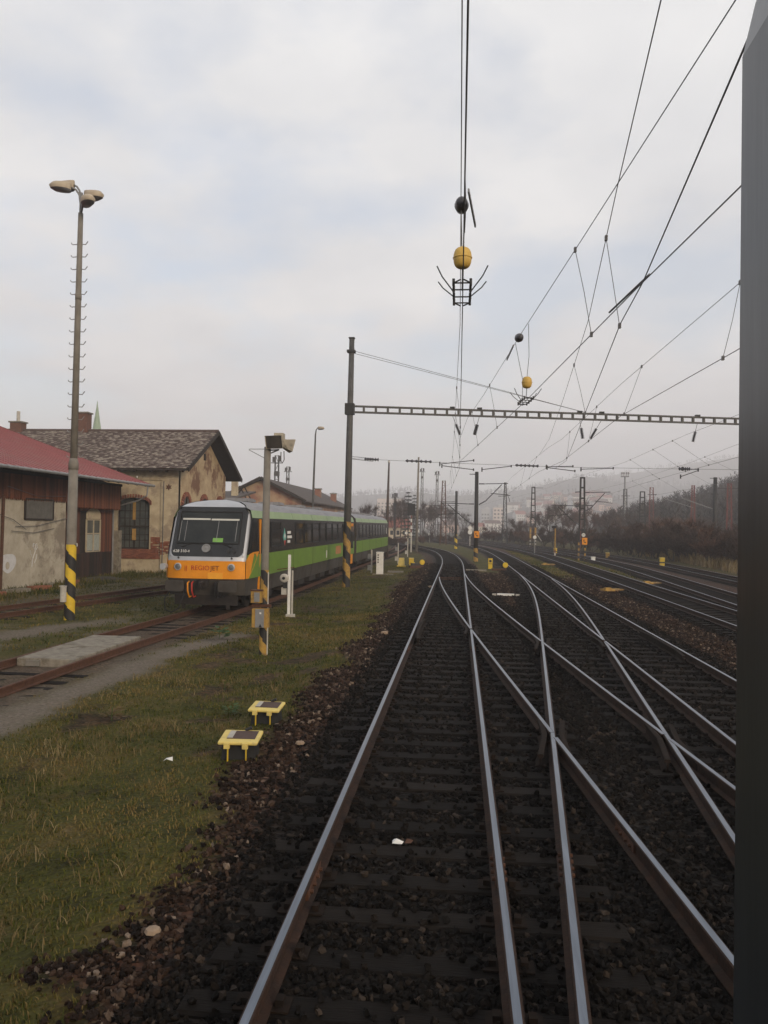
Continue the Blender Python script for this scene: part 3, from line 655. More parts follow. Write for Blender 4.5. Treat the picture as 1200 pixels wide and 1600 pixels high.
def car(label, loc, rz, L, cab, wins, group):
    root = thing('railcar', label, 'railcar', loc, rz, group); y0 = None if cab else .02
    strip([1.12, 1.5, 1.9], y0, L, cab).build('side_panel', m_green, root, True)
    strip([1.9, 2.5, 3.12], y0, L, cab).build('window_band', m_band, root, True)
    strip([3.12, 3.26, 3.38], y0, L, cab).build('cant_panel', m_palegreen, root, True)
    rf = strip([3.38, 3.46, 3.55, 3.66, 3.72, 3.75], y0, L, cab)
    rf.build('roof', m_roofgrey, root, True)
    for k in range(4):
        yy = 4 + k * (L - 6) / 4; MB().box((0, yy, 3.79), (.9, 1.1, .10)).box((0, yy, 3.85), (.8, 1.0, .04)).build('roof_vent', m_roofgrey, root)
    strip([.55, .8, 1.12], y0, L, cab, -.03).build('skirt', m_skirt, root, True)
    ends = MB()
    for yy in ([L] if cab else [.02, L]):
        pr = [(half_w(z), z) for z in (.55, 1.12, 1.9, 3.12, 3.38, 3.55, 3.66, 3.72)]
        ends.prism([(x, z) for x, z in pr] + [(-x, z) for x, z in pr[::-1]], lambda u, v, t: (u, t, v), yy - .01, yy + .02)
    ends.box((0, L / 2 + .8, .62), (2.3, L - 3.2, .18)); ends.build('end_wall', m_skirt, root)
    for k in range(5):
        yy = 6.4 + k * (L - 12) / 5
        for s in (-1, 1): MB().box((s * 1.02, yy + .3 * s, .52), (.5, 1.5 - .2 * (k % 2), .42)).build('equipment_box', m_under, root)
    for y in wins:
        for s in (-1, 1):
            w = side_poly([(y, 2.12), (y + 1.55, 2.12), (y + 1.55, 2.98), (y, 2.98)], .012, s, cab).build('side_window', m_glass, root)
            fr = MB()
            for a, b in (((y, 2.12), (y + 1.55, 2.12)), ((y, 2.98), (y + 1.55, 2.98)), ((y, 2.12), (y, 2.98)), ((y + 1.55, 2.12), (y + 1.55, 2.98)), ((y, 2.72), (y + 1.55, 2.72))):
                fr.beam((s * (car_x(a[0], a[1], cab) + .014), *a), (s * (car_x(b[0], b[1], cab) + .014), *b), .03, .03)
            fr.build('window_frame', m_rubber, w)
    sm_ = MB()
    for y in (3.05, 7.1, 11.3, 15.4, 19.4):
        if y < L - 1:
            for s in (-1, 1):
                for (za, zb) in ((.58, 1.11), (1.13, 1.89), (3.13, 3.37)): sm_.beam((s * (car_x(y, za, cab) - (.026 if zb < 1.12 else -.001)), y, za), (s * (car_x(y, zb, cab) - (.026 if zb < 1.12 else -.001)), y, zb), .014, .006)
    tag(sm_.build('panel_seam', m_under, root), kind='stuff')
    bogie(root, 3.3); bogie(root, L - 3.3)
    return root
GRP = 'two coupled railcars on the siding'
C1 = car('lime green railcar with black front mask and orange bumper facing the viewer', (-8.20, 25.35, -.04), -math.atan(.20 / 25), 25.2, True,
         [3.25] + [7.5 + i * 1.86 for i in range(8)], GRP)
# front of the leading car
front_patch(-1.23, 1.23, 1.83, 3.47, 0, 16, 8).build('front_mask', m_band, C1, True)
ws = front_patch(-1.02, 1.02, 2.28, 3.28, .008, 12, 5).build('windscreen', mat('windscreen_glass', (.012, .015, .016), (.026, .029, .029), 1.2, .12, spec=.25), C1, True)
fr = MB()
for a, b in (((-1.04, 2.26), (1.04, 2.26)), ((-1.04, 3.30), (1.04, 3.30)), ((-1.04, 2.26), (-1.04, 3.30)), ((1.04, 2.26), (1.04, 3.30))):
    for k in range(8):
        p = [(a[0] + (b[0] - a[0]) * q / 8, a[1] + (b[1] - a[1]) * q / 8) for q in (k, k + 1)]
        fr.beam((p[0][0], front_y(*p[0]) - .01, p[0][1]), (p[1][0], front_y(*p[1]) - .01, p[1][1]), .035, .03)
fr.build('windscreen_seal', m_rubber, ws)
bl = front_patch(-.95, .0, 3.03, 3.085, .014, 6, 1); bl2 = front_patch(.04, .97, 3.02, 3.075, .014, 6, 1)
bl.build('sun_blind', m_blind, ws); bl2.build('sun_blind', m_blind, ws)
MB().add(*[(q.v, q.f) for q in [front_patch(.18, .52, 2.31, 2.44, .014, 4, 2)]][0]).build('driver_seat', m_seatgreen, ws)
pl = MB()
for x in (-.98, -.78, .30, .92): pl.beam((x, front_y(x, 2.34) - .013, 2.34), (x, front_y(x, 3.0) - .013, 3.0), .018, .006)
pl.build('cab_stanchion', m_galv, ws)
fm = MB()
for s in (-1, 1):      # silver pillars and sill
    vs = []; fs = []
    for i in range(9):
        z = 1.69 + (3.5 - 1.69) * i / 8; w = car_x(.2, z)
        for x, dy in ((1.215, .006), (1.245, .008), (w - .02, .01), (w + .006, -.17)):
            x = min(x, w + .006); vs.append((s * x, front_y(min(x, w), z) - dy, z))
    for i in range(8):
        for k in range(3):
            f = (i*4+k, i*4+k+1, (i+1)*4+k+1, (i+1)*4+k); fs.append(f if s > 0 else f[::-1])
    fm.add(vs, fs)
q = front_patch(-1.23, 1.23, 1.70, 1.83, .007, 14, 2); fm.add(q.v, q.f)
for s in (-1, 1):      # rounded lower corners of the mask
    fm.prism([(s * 1.235, 1.82), (s * 1.02, 1.82), (s * 1.11, 1.85), (s * 1.18, 1.91), (s * 1.235, 2.03)], lambda u, v, t: (u, front_y(u, v) - t, v), .009, .0)
fm.build('mask_frame', m_silver, C1, True)
q = front_patch(-1.16, 1.16, 3.47, 3.62, .006, 14, 3); dome = MB().add(q.v, q.f)
q = front_patch(-1.2, 1.2, 3.47, 3.75, .003, 16, 8); dome.add(q.v, q.f); dome.build('roof_dome', m_silver, C1, True)
bp = front_patch(-1.3, 1.3, 1.12, 1.70, .004, 18, 3).build('bumper_panel', m_orange, C1, True)
for s in (-1, 1):
    side_poly([(.19, 1.13), (.42, 1.13), (.95, 1.52), (1.5, 1.96), (1.5, 1.99), (.85, 1.98), (.5, 1.93), (.30, 1.80), (.19, 1.73)], .006, s).build('bumper_panel', m_orange, C1)
front_patch(-1.28, 1.28, .58, 1.12, -.01, 14, 2).build('front_skirt', m_skirt, C1, True)
for s in (-1, 1):
    x = .89 * s; y = front_y(x, 1.50)
    h = MB().lathe((x, y - .002, 1.50), [(.118, .0), (.118, .05), (.09, .06), (.09, .03), (.02, .028)], 20, axis=(0, -1, 0)).build('headlight', m_silver, C1)
    MB().lathe((x, y - .034, 1.50), [(.095, 0), (.06, .015), (.01, .022)], 16, axis=(0, -1, 0)).build('lens', m_lamp, h)
    MB().cyl((x, front_y(x, 1.78), 1.78), (x, front_y(x, 1.78) - .04, 1.80), .03).build('lamp_bracket', m_dark_steel, C1)
    bf = MB().cyl((x * .98, .3, .98), (x * .98, -.30, .98), .10, n=14).build('buffer', m_under, C1)
    MB().prism([(x * .98 + u, .90 + v) for u, v in ((-.30, -.12), (-.26, -.17), (.26, -.17), (.30, -.12), (.30, .12), (.26, .17), (-.26, .17), (-.30, .12))], lambda u, v, t: (u, t, v), -.36, -.30).build('buffer_head', m_skirt, bf)
    MB().beam((x * .62, front_y(.5, 2.3) - .03, 2.24), (x * .95, front_y(.5, 2.2) - .03, 2.14), .025).build('wiper', m_rubber, C1)
MB().cyl((-1.34, .10, 1.50), (-1.34, -.16, 1.50), .085, .105, n=14).build('tail_lamp', m_silver, C1)
MB().lathe((0, front_y(0, 2.10) - .002, 2.10), [(.145, -.02), (.145, .035), (.115, .04), (.11, .015), (.06, .012), (.01, .02)], 22, axis=(0, -.92, .39)).build('round_horn', m_galv, C1)
for x in (.74, .94): MB().lathe((x, front_y(x, 2.02) - .003, 2.02), [(.07, -.01), (.065, .014), (.01, .018)], 14, axis=(0, -.92, .39)).build('marker_lamp', m_black, C1)
MB().box((.37, -.022, 1.22), (.50, .03, .20)).build('access_flap', mat('light_orange_flap', (.78, .36, .03), (.70, .31, .03), 4, .5), C1)
text('628 310-4', .135, m_white, C1, (-.82, front_y(-.8, 2.0) - .012, 2.0), (R(67), 0, 0))
text('||', .20, m_red, C1, (-.62, -.012, 1.46)); text('REGIO', .215, m_red, C1, (-.14, -.012, 1.46))
text('JET', .215, mat('dark_red_print', (.12, .02, .02), (.09, .02, .02), 4, .5), C1, (.345, -.012, 1.46))
hs = MB(); hs.box((0, -.06, .98), (.30, .16, .26)); hs.cyl((0, -.1, 1.0), (0, -.34, .96), .05); hs.box((0, -.36, .90), (.08, .08, .22)); hs.build('coupling_hook', m_under, C1)
for x, mm in ((-.50, m_orange), (-.36, m_red), (.42, m_rubber), (.56, m_rubber)):
    MB().tube([(x, .0, 1.02), (x, -.16, .98), (x + .02, -.20, .74), (x + .05, -.12, .52), (x + .10, -.05, .56)], .026, 7, 0).build('brake_hose', mm, C1, True)
MB().tube([(-1.15, .1, .75), (-1.28, -.1, .45), (-1.22, -.2, .12), (-1.0, -.22, .03), (-.78, -.18, .16), (-.66, -.1, .55), (-.62, .1, .8)], .02, 6).build('brake_hose', m_rubber, C1, True)
MB().box((0, .25, .42), (2.1, .12, .34)).box((-.75, .2, .22), (.1, .1, .2)).box((.75, .2, .22), (.1, .1, .2)).build('snow_guard', m_under, C1)
for s in (-1, 1):      # cab window and orange framed door
    side_poly([(.62, 2.06), (1.32, 2.06), (1.32, 3.0), (.98, 3.0)], .008, s).build('cab_window', m_glass, C1)
    d = side_poly([(1.72, .62), (2.68, .62), (2.68, 3.02), (1.72, 3.02)], .016, s, t=.02).build('door', m_band, C1)
    side_poly([(1.88, 1.95), (2.52, 1.95), (2.52, 2.9), (1.88, 2.9)], .024, s).build('pane', m_glass, d)
    for y in (1.64, 2.70):
        side_poly([(y, .50), (y + .12, .50), (y + .12, 3.08), (y, 3.08)], .045, s, t=.05).build('door_frame', m_orange, d)
    dr = side_poly([(23.3, .52), (24.75, .52), (24.75, 3.02), (23.3, 3.02)], .02, s, t=.03).build('door', m_orange, C1)
    for y in (23.5, 24.1): side_poly([(y, 1.5), (y + .42, 1.5), (y + .42, 2.85), (y, 2.85)], .03, s).build('pane', m_glass, dr)
    # printed emblem and three lines on the band
    em = side_poly([(5.45, 2.08), (5.72, 2.42), (5.45, 2.78), (5.18, 2.42)], .006, s).build('emblem', m_teal, C1)
    side_poly([(5.45, 2.08), (5.62, 2.30), (5.28, 2.30)], .012, s).build('emblem_tip', m_red, em)
    side_poly([(5.45, 2.36), (5.60, 2.46), (5.45, 2.58), (5.36, 2.46)], .012, s).build('emblem_heart', m_white, em)
    for z, l in ((2.60, .62), (2.42, .80), (2.24, .48)): side_poly([(5.95, z - .055), (5.95 + l, z - .055), (5.95 + l, z + .055), (5.95, z + .055)], .006, s).build('printed_line', m_white, C1)
    side_poly([(17.9, 1.32), (19.7, 1.32), (19.7, 1.76), (17.9, 1.76)], .006, s).build('sticker', m_pink, C1)
    side_poly([(14.9, 1.25), (15.1, 1.25), (15.1, 1.62), (14.9, 1.62)], .008, s).build('step_label', m_white, C1)
C2 = car('second lime green railcar coupled behind the first, seen past the tall mast', (-7.96, 51.3, -.04), -math.atan(.20 / 21), 20.8, False,
         [1.4 + i * 1.9 for i in range(9)], GRP)
bel = MB()
for k in range(9): bel.prism([(s_ * w, z) for s_, w, z in ((1, 1.30 - .05 * (k % 2), .7), (1, 1.32 - .05 * (k % 2), 3.2), (1, 1.0, 3.56 - .04 * (k % 2)), (-1, 1.0, 3.56 - .04 * (k % 2)), (-1, 1.32 - .05 * (k % 2), 3.2), (-1, 1.30 - .05 * (k % 2), .7))], lambda u, v, t: (u, t, v), 25.22 + k * .08, 25.22 + k * .08 + .075)
bel.build('gangway_bellows', m_rubber, C1)
for s in (-1, 1): MB().prism([(.02, .6), (.18, .6), (.18, 3.35), (.02, 3.35)], lambda y, z, q: (s * (half_w(z) + q), y, z), .004, .03).build('end_edging', m_darkgreen, C2)
for s in (-1, 1): side_poly([(19.3, 2.2), (19.5, 2.2), (19.5, 2.7), (19.3, 2.7)], .008, s, False).build('side_label', m_white, C2)

# ------------------------------------------------------------------ poles and posts on the left
def stripes(root, x, y, z0, z1, r0, r1, pitch, slope, mats=(m_black, m_yellow), n=20, cx=0.0, lean=0.0):
    """diagonal paint bands wound round a round post, each band its own piece"""
    k = 0; zb = z0 - max(slope, 0)
    while zb < z1 - min(slope, 0):
        vs = []; fs = []
        for i in range(n + 1):
            a = 6.2832 * i / n; o = slope * i / n
            for zz in (zb + o, zb + o + pitch):
                zz = min(max(zz, z0), z1); r = r0 + (r1 - r0) * (zz - z0) / (z1 - z0) + .004; vs.append((x + lean * zz + r * math.cos(a + cx), y + r * math.sin(a + cx), zz))
        fs = [(2*i, 2*i+2, 2*i+3, 2*i+1) for i in range(n)]
        fs = [f for f in fs if len({vs[q][2] for q in f}) > 1]
        if fs: MB().add(vs, fs).build('stripe', mats[k % 2], root)
        zb += pitch; k += 1
# tall lamp standard with rungs
T = thing('lamp_standard', 'very tall lamp standard with climbing hooks and a black and yellow striped foot', 'street lamp', (-12.1, 24.08, -.25))
tb = MB().tube([(0, 0, 0), (.03, 0, 4.9)], [.160, .142], 16, 0); tb.build('pole', m_conc_post, T, True)
MB().tube([(.03, 0, 4.75), (.03, 0, 4.95), (.032, 0, 5.1)], [.152, .152, .115], 16).build('pole_collar', m_conc_post, T, True)
MB().tube([(.032, 0, 5.0), (.06, 0, 9.5), (.085, 0, 12.85)], [.112, .095, .078], 14).build('upper_pole', m_conc_post, T, True)
MB().cyl((.066, 0, 10.1), (.066, 0, 10.3), .100, .100, 14).build('pole_band', m_conc_post, T, True)
MB().tube([(.085, 0, 12.75), (.09, 0, 13.5)], .05, 10).build('top_spigot', m_galv, T, True)
stripes(T, 0, 0, .02, 2.40, .160, .152, .42, -.80, cx=-1.57, lean=.0061)
MB().cyl((-.11, -.20, .62), (-.11, -.20, 1.10), .095, n=14).box((-.11, -.20, 1.11), (.2, .2, .02)).build('cable_box', m_offwhite, T)
for k in range(18):
    z = 5.15 + k * .395
    for s in (-1, 1):
        MB().tube([(.06, 0, z), (.06 + s * .21, 0, z - .01), (.06 + s * .25, 0, z + .015 + .03 * (s > 0)), (.06 + s * (.262 + .02 * (s > 0)), 0, z + .05 + .04 * (s > 0))], .014, 6).build('climbing_hook', m_galv, T)
def lamp_head(root, p, az, m=None):
    u = Vector((math.cos(az), math.sin(az), 0)); v = Vector((-u.y, u.x, 0)); p = Vector(p)
    def ring(l, w, h): return [p + u * (l * (math.cos(q) * .5 + .5)) + v * (w * math.sin(q)) + Vector((0, 0, h)) for q in [6.2832 * i / 14 for i in range(14)]]
    vs = ring(.62, .19, 0) + ring(.66, .21, .09) + ring(.56, .16, .19) + ring(.3, .06, .24); n = 14
    fs = [(i*n+k, i*n+(k+1)%n, (i+1)*n+(k+1)%n, (i+1)*n+k) for i in range(3) for k in range(n)] + [tuple(range(3*n, 4*n))]
    h = MB().add(vs, fs).build('lamp_head', m_lampcase, root, True)
    vs2 = [q - Vector((0, 0, .004)) for q in ring(.62, .19, 0)] + [q - Vector((0, 0, .07)) for q in ring(.5, .13, 0)]
    MB().add(vs2, [(k, k+n, (k+1)%n+n, (k+1)%n) for k in range(n)] + [tuple(range(2*n-1, n-1, -1))]).build('diffuser', m_diffuser, h, True)
m_lampcase = mat('aged_cream_lamp_case', (.42, .36, .27), (.34, .28, .21), 4, .6)
m_diffuser = mat('grey_lamp_glass', (.16, .16, .17), (.12, .12, .13), 4, .3)
for az, d, hz in ((R(200), .30, 13.55), (R(172), .26, 13.68), (R(-4), .10, 13.32), (R(-46), .30, 13.0)):
    e = (.09 + d * math.cos(az), d * math.sin(az), hz)
    MB().tube([(.09, 0, 13.0), (.09 + .06 * math.cos(az), .06 * math.sin(az), hz - .12), (.09 + .16 * math.cos(az), .16 * math.sin(az), hz + .03), (*e[:2], hz + .08)], .032, 8).build('lamp_arm', m_galv, T, True)
    lamp_head(T, e, az)
# short post with twin floodlight
Pp = thing('floodlight_post', 'short grey post with boxy twin floodlight and yellow switch boxes near its foot', 'lamp post', (-4.59, 18.73, -.25))
MB().tube([(0, 0, 0), (.02, 0, 4.98)], [.098, .080], 14).build('pole', m_conc_post, Pp, True)
stripes(Pp, 0, 0, .03, 2.05, .098, .092, .34, -.62, (m_yellow_old, m_black), cx=-1.57, lean=.004)
MB().cyl((.105, -.03, .05), (.10, -.03, 2.0), .018, n=8).build('conduit', m_offwhite, Pp)
for az, o in ((0, (.20, -.02, 5.08)), (1, (.42, -.12, 5.0))):
    pass
m_flood = mat('weathered_floodlight_case', (.38, .34, .27), (.28, .25, .20), 5, .7, c3=(.13, .12, .10))
m_floodlens = mat('dusty_flood_lens', (.075, .066, .056), (.05, .045, .04), 5, .5)
def flood(root, c, az, s=1.0):
    u = Vector((math.cos(az), math.sin(az), -.25)).normalized(); v = Vector((-math.sin(az), math.cos(az), 0)); w = u.cross(v); c = Vector(c)
    def rect(t, a, b): return [c + u * t * s + v * (i * a * s) + w * (j * b * s) for i, j in ((-1,-1),(1,-1),(1,1),(-1,1))]
    vs = rect(-.24, .10, .09) + rect(-.06, .15, .13) + rect(.22, .29, .20) + rect(.24, .29, .20)
    fs = [(3,2,1,0)] + [(i*4+k, i*4+(k+1)%4, (i+1)*4+(k+1)%4, (i+1)*4+k) for i in range(3) for k in range(4)]
    h = MB().add(vs, fs).build('floodlight', m_flood, root)
    MB().add(rect(.215, .27, .18) + rect(.2, .27, .18), [(0,1,2,3)]).build('lens', m_floodlens, h)
flood(Pp, (.27, -.05, 5.12), R(252), .78); flood(Pp, (.43, .10, 5.06), R(22), .74)
MB().box((.30, .02, 5.24), (.22, .22, .14)).box((.28, .02, 5.15), (.28, .26, .08)).build('ballast_housing', m_flood, Pp)
MB().beam((.02, 0, 4.80), (.30, 0, 4.92), .03).beam((.02, 0, 4.9), (.3, 0, 4.92), .03).build('bracket', m_galv, Pp)
MB().tube([(.02, 0, 4.93), (-.42, 0, 4.93), (-.43, 0, 4.91)], .009, 6).tube([(.02, 0, 4.68), (-.43, 0, 4.91)], .009, 6).build('side_bracket', m_galv, Pp)
MB().tube([(.36, -.05, 4.86), (.36, -.05, 4.66), (.40, -.05, 4.60), (.44, -.05, 4.68), (.43, -.05, 4.88)], .012, 6).build('cable_loop', m_wire, Pp)
bx = MB().box((-.13, -.15, 1.42), (.25, .20, .27)).build('switch_box', m_yellow_old, Pp)
MB().box((-.11, -.26, 1.42), (.13, .02, .22)).build('door', m_galv, bx); MB().box((-.13, -.15, 1.575), (.28, .23, .03)).build('box_lid', m_rust, bx)
MB().box((-.03, -.10, 1.21), (.46, .06, .07)).build('mounting_bracket', m_rust, Pp)
bx = MB().box((-.03, -.17, .93), (.38, .20, .44)).build('switch_box', m_yellow_old, Pp)
MB().box((-.03, -.275, .93), (.21, .02, .43)).build('door', m_galv, bx); MB().box((-.01, -.29, 1.05), (.04, .012, .04)).build('handle', m_white, bx)
MB().prism([(-.05, .72), (.03, .72), (-.01, .80)], lambda u, v, t: (u, t, v), -.285, -.288).build('warning_mark', m_black, bx)
# white point heater post
Wp = thing('cable_post', 'slim white twin post with a round grey switch, standing in the grass beside the railcar', 'post', (-5.68, 26.68, -.25))
MB().box((.0, 0, 1.06), (.085, .085, 2.1)).build('post', m_white, Wp); MB().box((.10, .05, .80), (.05, .05, 1.55)).build('post', m_offwhite, Wp)
MB().box((.06, 0, .05), (.32, .2, .10), rz=.2).build('base_plate', m_offwhite, Wp)
sw = MB().lathe((-.16, -.03, 1.32), [(.15, 0), (.15, .06), (.11, .10), (.02, .11)], 20, axis=(0, -1, 0)).build('round_switch', m_offwhite, Wp)
MB().lathe((-.16, -.14, 1.32), [(.05, 0), (.05, .03), (.01, .032)], 12, axis=(0, -1, 0)).build('knob', m_black, sw)
MB().box((-.17, 0, .88), (.17, .12, .24)).build('switch_box', m_offwhite, Wp); MB().box((-.13, -.03, 1.08), (.13, .1, .2)).build('switch_box', m_dark_steel, Wp)
MB().beam((-.42, 0, 1.60), (.16, .02, 1.68), .03).build('cross_bar', m_rust, Wp)
# small grey device posts further along
for x, y, h, lab in ((-5.6, 51.7, 1.55, 'small grey device post left of the white cabinet'), (-4.92, 65.6, 1.7, 'slender white device post behind the two yellow markers'), (-5.05, 80.0, 1.9, 'device post at the far end of the green verge')):
    p = thing('device_post', lab, 'post', (x, y, -.25)); MB().box((0, 0, h / 2), (.09, .09, h)).build('post', m_offwhite, p)
    MB().box((-.14, -.02, h * .72), (.22, .16, .3)).build('switch_box', m_galv, p); MB().box((-.16, 0, h * .25), (.2, .16, .34)).build('switch_box', m_offwhite, p)
# white cabinet
cb_ = thing('signal_cabinet', 'white concrete cabinet with dark upright lettering on the verge', 'cabinet', (-4.95, 50.6, -.25))
MB().box((0, 0, .74), (.42, .34, 1.36)).build('body', m_white, cb_); MB().box((0, 0, 1.43), (.46, .38, .05)).build('cap', m_white, cb_); MB().box((.2, 0, .03), (1.3, .6, .06)).build('plinth', m_concrete, cb_)
for k in range(4): MB().box((-.10, -.175, 1.26 - k * .15), (.09, .012, .09)).box((-.10, -.182, 1.26 - k * .15), (.03, .006, .04)).build('letter', m_grey_steel, cb_)

# ------------------------------------------------------------------ portal gantry
G = thing('catenary_portal', 'tall dark catenary mast with a long lattice beam reaching across all tracks', 'gantry', (-5.6, 39.9, -.25))
MB().tube([(0, 0, 0), (.05, 0, 7.0), (.10, 0, 12.55)], [.195, .165, .13], 14).build('mast', m_grey_steel, G, True)
stripes(G, 0, 0, .02, 3.3, .197, .188, .62, -1.1, (m_black, m_yellow_old), cx=-1.57, lean=.0071)
MB().box((.08, 0, 11.9), (.42, .34, .12)).box((.1, 0, 12.57), (.30, .30, .05)).build('mast_clamp', m_dark_steel, G)
bs = Vector((.15, .0, 8.83)); be = Vector((21.6, 5.1, 8.92)); bd = (be - bs); nb = 36
for zz, nm in ((0, 'lower_chord'), (.30, 'upper_chord')):
    MB().beam(bs + Vector((0, 0, zz)), be + Vector((0, 0, zz)), .16, .085).build(nm, m_grey_steel, G)
bt = bpy.data.meshes.new('batten'); q = MB().box((0, 0, .15), (.10, .14, .22)); bt.from_pydata(q.v, [], q.f); bt.materials.append(m_grey_steel)
for k in range(nb + 1):
    p = bs + bd * (k / nb); link('batten', bt, G, p, math.atan2(bd.y, bd.x))
MB().tube([(21.7, 5.12, 0), (21.7, 5.12, 12.4)], [.19, .13], 14).build('mast', m_grey_steel, G, True)
MB().box((.05, 0, 8.98), (.46, .42, .55)).build('beam_shoe', m_dark_steel, G)
for dz in (0, .12): MB().tube([(.1, 0, 11.95 - dz), tuple(bs + bd * .56 + Vector((0, 0, .36)))], .012, 5).build('tie_rod', m_wire, G)
def insul(mb, a, b, r=.07, n=7):
    """string of porcelain sheds from a to b"""
    a = Vector(a); b = Vector(b); L = (b - a).length; prof = []
    for k in range(n): prof += [(r * .42, L * k / n), (r, L * (k + .45) / n), (r * .5, L * (k + .6) / n)]
    return mb.lathe(a, prof, 10, axis=(b - a) / L)
base = Vector((-5.6, 39.9, -.25))
for fr_, dx, dy in ((.235, .42, .2), (.30, -.25, -.2), (.545, .22, .3), (.60, -.55, .2), (.845, -.15, .3)):
    p = bs + bd * fr_; e = p + Vector((dx, dy, -1.0)); mid = p.lerp(e, .45)
    MB().tube([p, mid], .012, 5).box(tuple(p + Vector((0, 0, .38))), (.25, .2, .1)).build('hanger', m_dark_steel, G)
    insul(MB(), mid, e, .105, 9).build('insulator', m_ceramic, G)

# ------------------------------------------------------------------ overhead lines
def wire(root, name, pts, r=.010, n=5): return MB().tube(pts, r, n).build(name, m_wire, root)
def zfill(pts, z, sag=0): return [(x, y, z) for x, y in pts]
def interp_line(pts, y):
    ys = [p[1] for p in pts]; return tuple(float(np.interp(y, ys, [p[k] for p in pts])) for k in (0, 2))
def droppers(root, mp, cp, ys):
    for y in ys:
        a = interp_line(mp, y); b = interp_line(cp, y); y2 = y + random.uniform(-.03, .03)
        MB().tube([(a[0], y, a[1]), ((a[0] + b[0]) / 2 + .008, y2, (a[1] + b[1]) / 2), (b[0], y, b[1])], .005, 4).build('dropper', m_wire, root)
        MB().box((a[0], y, a[1]), (.035, .06, .07)).box((b[0], y, b[1]), (.035, .06, .07)).build('wire_clamp', m_wire, root)
def ball(root, c, r, m, ax=(0, 0, 1), k=1.15):
    prof = [(.25 * r, -k * r)] + [(r * math.cos(a) ** .55, k * r * math.sin(a)) for a in [R(-75 + 15 * i) for i in range(11)]] + [(.25 * r, k * r)]
    o = MB().lathe(c, prof, 18, axis=ax).build('insulator', m, root, True)
    MB().lathe(c, [(r * 1.04, -.035 * r * 2), (r * 1.06, 0), (r * 1.04, .035 * r * 2)], 18, axis=ax).build('seam_ring', m, o, True)
def section(root, c, d):
    """section insulator: two runners with arcing horns lying along the contact wire"""
    u = Vector((d[0], d[1], 0)).normalized(); v = Vector((-u.y, u.x, 0)); c = Vector(c); mb = MB()
    for s in (-1, 1):
        mb.tube([c - u * .55 + v * (s * .02), c - u * .42 + v * (s * .10), c + u * .42 + v * (s * .10), c + u * .55 + v * (s * .02)], .009, 6)
        for t in (-.42, -.15, .15, .42): mb.cyl(c + u * t + v * (s * .10) - Vector((0, 0, .03)), c + u * t + v * (s * .10) + Vector((0, 0, .05)), 0.016, n=8)
        for t, l in ((-.1, .42), (.12, .42)): mb.tube([c + u * t + v * (s * .11), c + u * (t + .12 * (1 if t > 0 else -1)) + v * (s * .24) + Vector((0, 0, .14)), c + u * (t + .2 * (1 if t > 0 else -1)) + v * (s * .30) + Vector((0, 0, .24))], .008, 5)
    for t in (-.42, -.15, .15, .42): mb.beam(c + u * t - v * .1, c + u * t + v * .1, .014)
    mb.build('section_insulator', m_dark_steel, root)
ZC = 5.75
def line(label, mess, cont, drops, rm=.006, rc=.0072):
    o = thing('overhead_line', label, 'overhead wire', (0, 0, 0), 0, 'overhead lines above the tracks')
    if mess: wire(o, 'messenger_wire', mess, rm)
    if cont: wire(o, 'contact_wire', cont, rc)
    if mess and cont: droppers(o, mess, cont, drops)
    return o
far = [(float(at(TA, y)) + (.2 if k % 2 else -.2), y) for k, y in enumerate((66, 78, 92, 108, 126, 146))]
ca = zfill([(.02, -30), (.0, 39)] + far, ZC); ma = [(-.05, -30, 7.0), (-.03, 9.1, 7.0), (-.03, 16, 6.95), (-.30, 38.5, 6.75)] + [(x, y, 7.0) for x, y in far]
LA = line('overhead line running straight up the picture above the main track, with a large yellow insulator', ma, ca, (23, 28, 33, 45, 52, 59))
ball(LA, (-.02, 10.0, 6.93), .085, m_ceramic, (0, 1, .06), 2.1); ball(LA, (.0, 9.95, 6.25), .115, m_ball)
wire(LA, 'dropper', [(-.03, 9.95, 6.95), (0, 9.95, 6.1), (0, 9.8, 5.8)], .008); wire(LA, 'dropper', [(.01, 9.0, 7.0), (.03, 9.15, 6.6), (.02, 9.5, 6.4)], .006)
section(LA, (0, 9.75, ZC), (0, 1)); MB().beam((.06, 9.6, 6.95), (.16, 10.4, 6.82), .02, .05).build('warning_tag', m_galv, LA)
mb_ = [(3.8, -15, 7.0), (2.6, -1, 7.0), (2.07, 6.3, 7.0), (1.67, 11.6, 7.0), (1.28, 16.7, 7.0), (.70, 24.7, 6.95), (.26, 29.7, 6.9), (.0, 36, 6.85)]
cbw = zfill([(4.0, -15), (2.8, 0), (2.27, 6.88), (2.07, 9.37), (1.45, 18.29), (.05, 34.8), (-.1, 38.8)], ZC)
LB = line('overhead line with black insulator and small yellow ball just above the portal beam', mb_, cbw, (11.9, 23, 28))
ball(LB, (1.24, 17.4, 7.0), .09, m_ceramic, (-.1, 1, .05), 1.9); ball(LB, (1.46, 17.9, 6.12), .112, m_ball)
wire(LB, 'dropper', [(1.34, 16.2, 7.0), (1.44, 17.2, 6.55), (1.46, 17.9, 6.24)], .006); wire(LB, 'dropper', [(1.2, 17.9, 6.98), (1.42, 18.6, 6.3), (1.44, 18.9, ZC)], .006)
wire(LB, 'dropper', [(1.46, 17.9, 6.0), (1.46, 18.1, ZC + .05)], .008)
section(LB, (1.46, 18.2, ZC), (-.085, 1)); MB().beam((1.16, 18.0, 6.97), (1.06, 18.7, 6.8), .02, .05).build('warning_tag', m_galv, LB)
mc = [(-.3, -16, 7.0), (.75, -3, 7.0), (1.5, 6.3, 7.0), (1.83, 9.7, 7.0), (2.46, 15.9, 6.95), (3.18, 25.3, 6.9), (3.95, 36, 6.85), (4.3, 44, 6.85)]
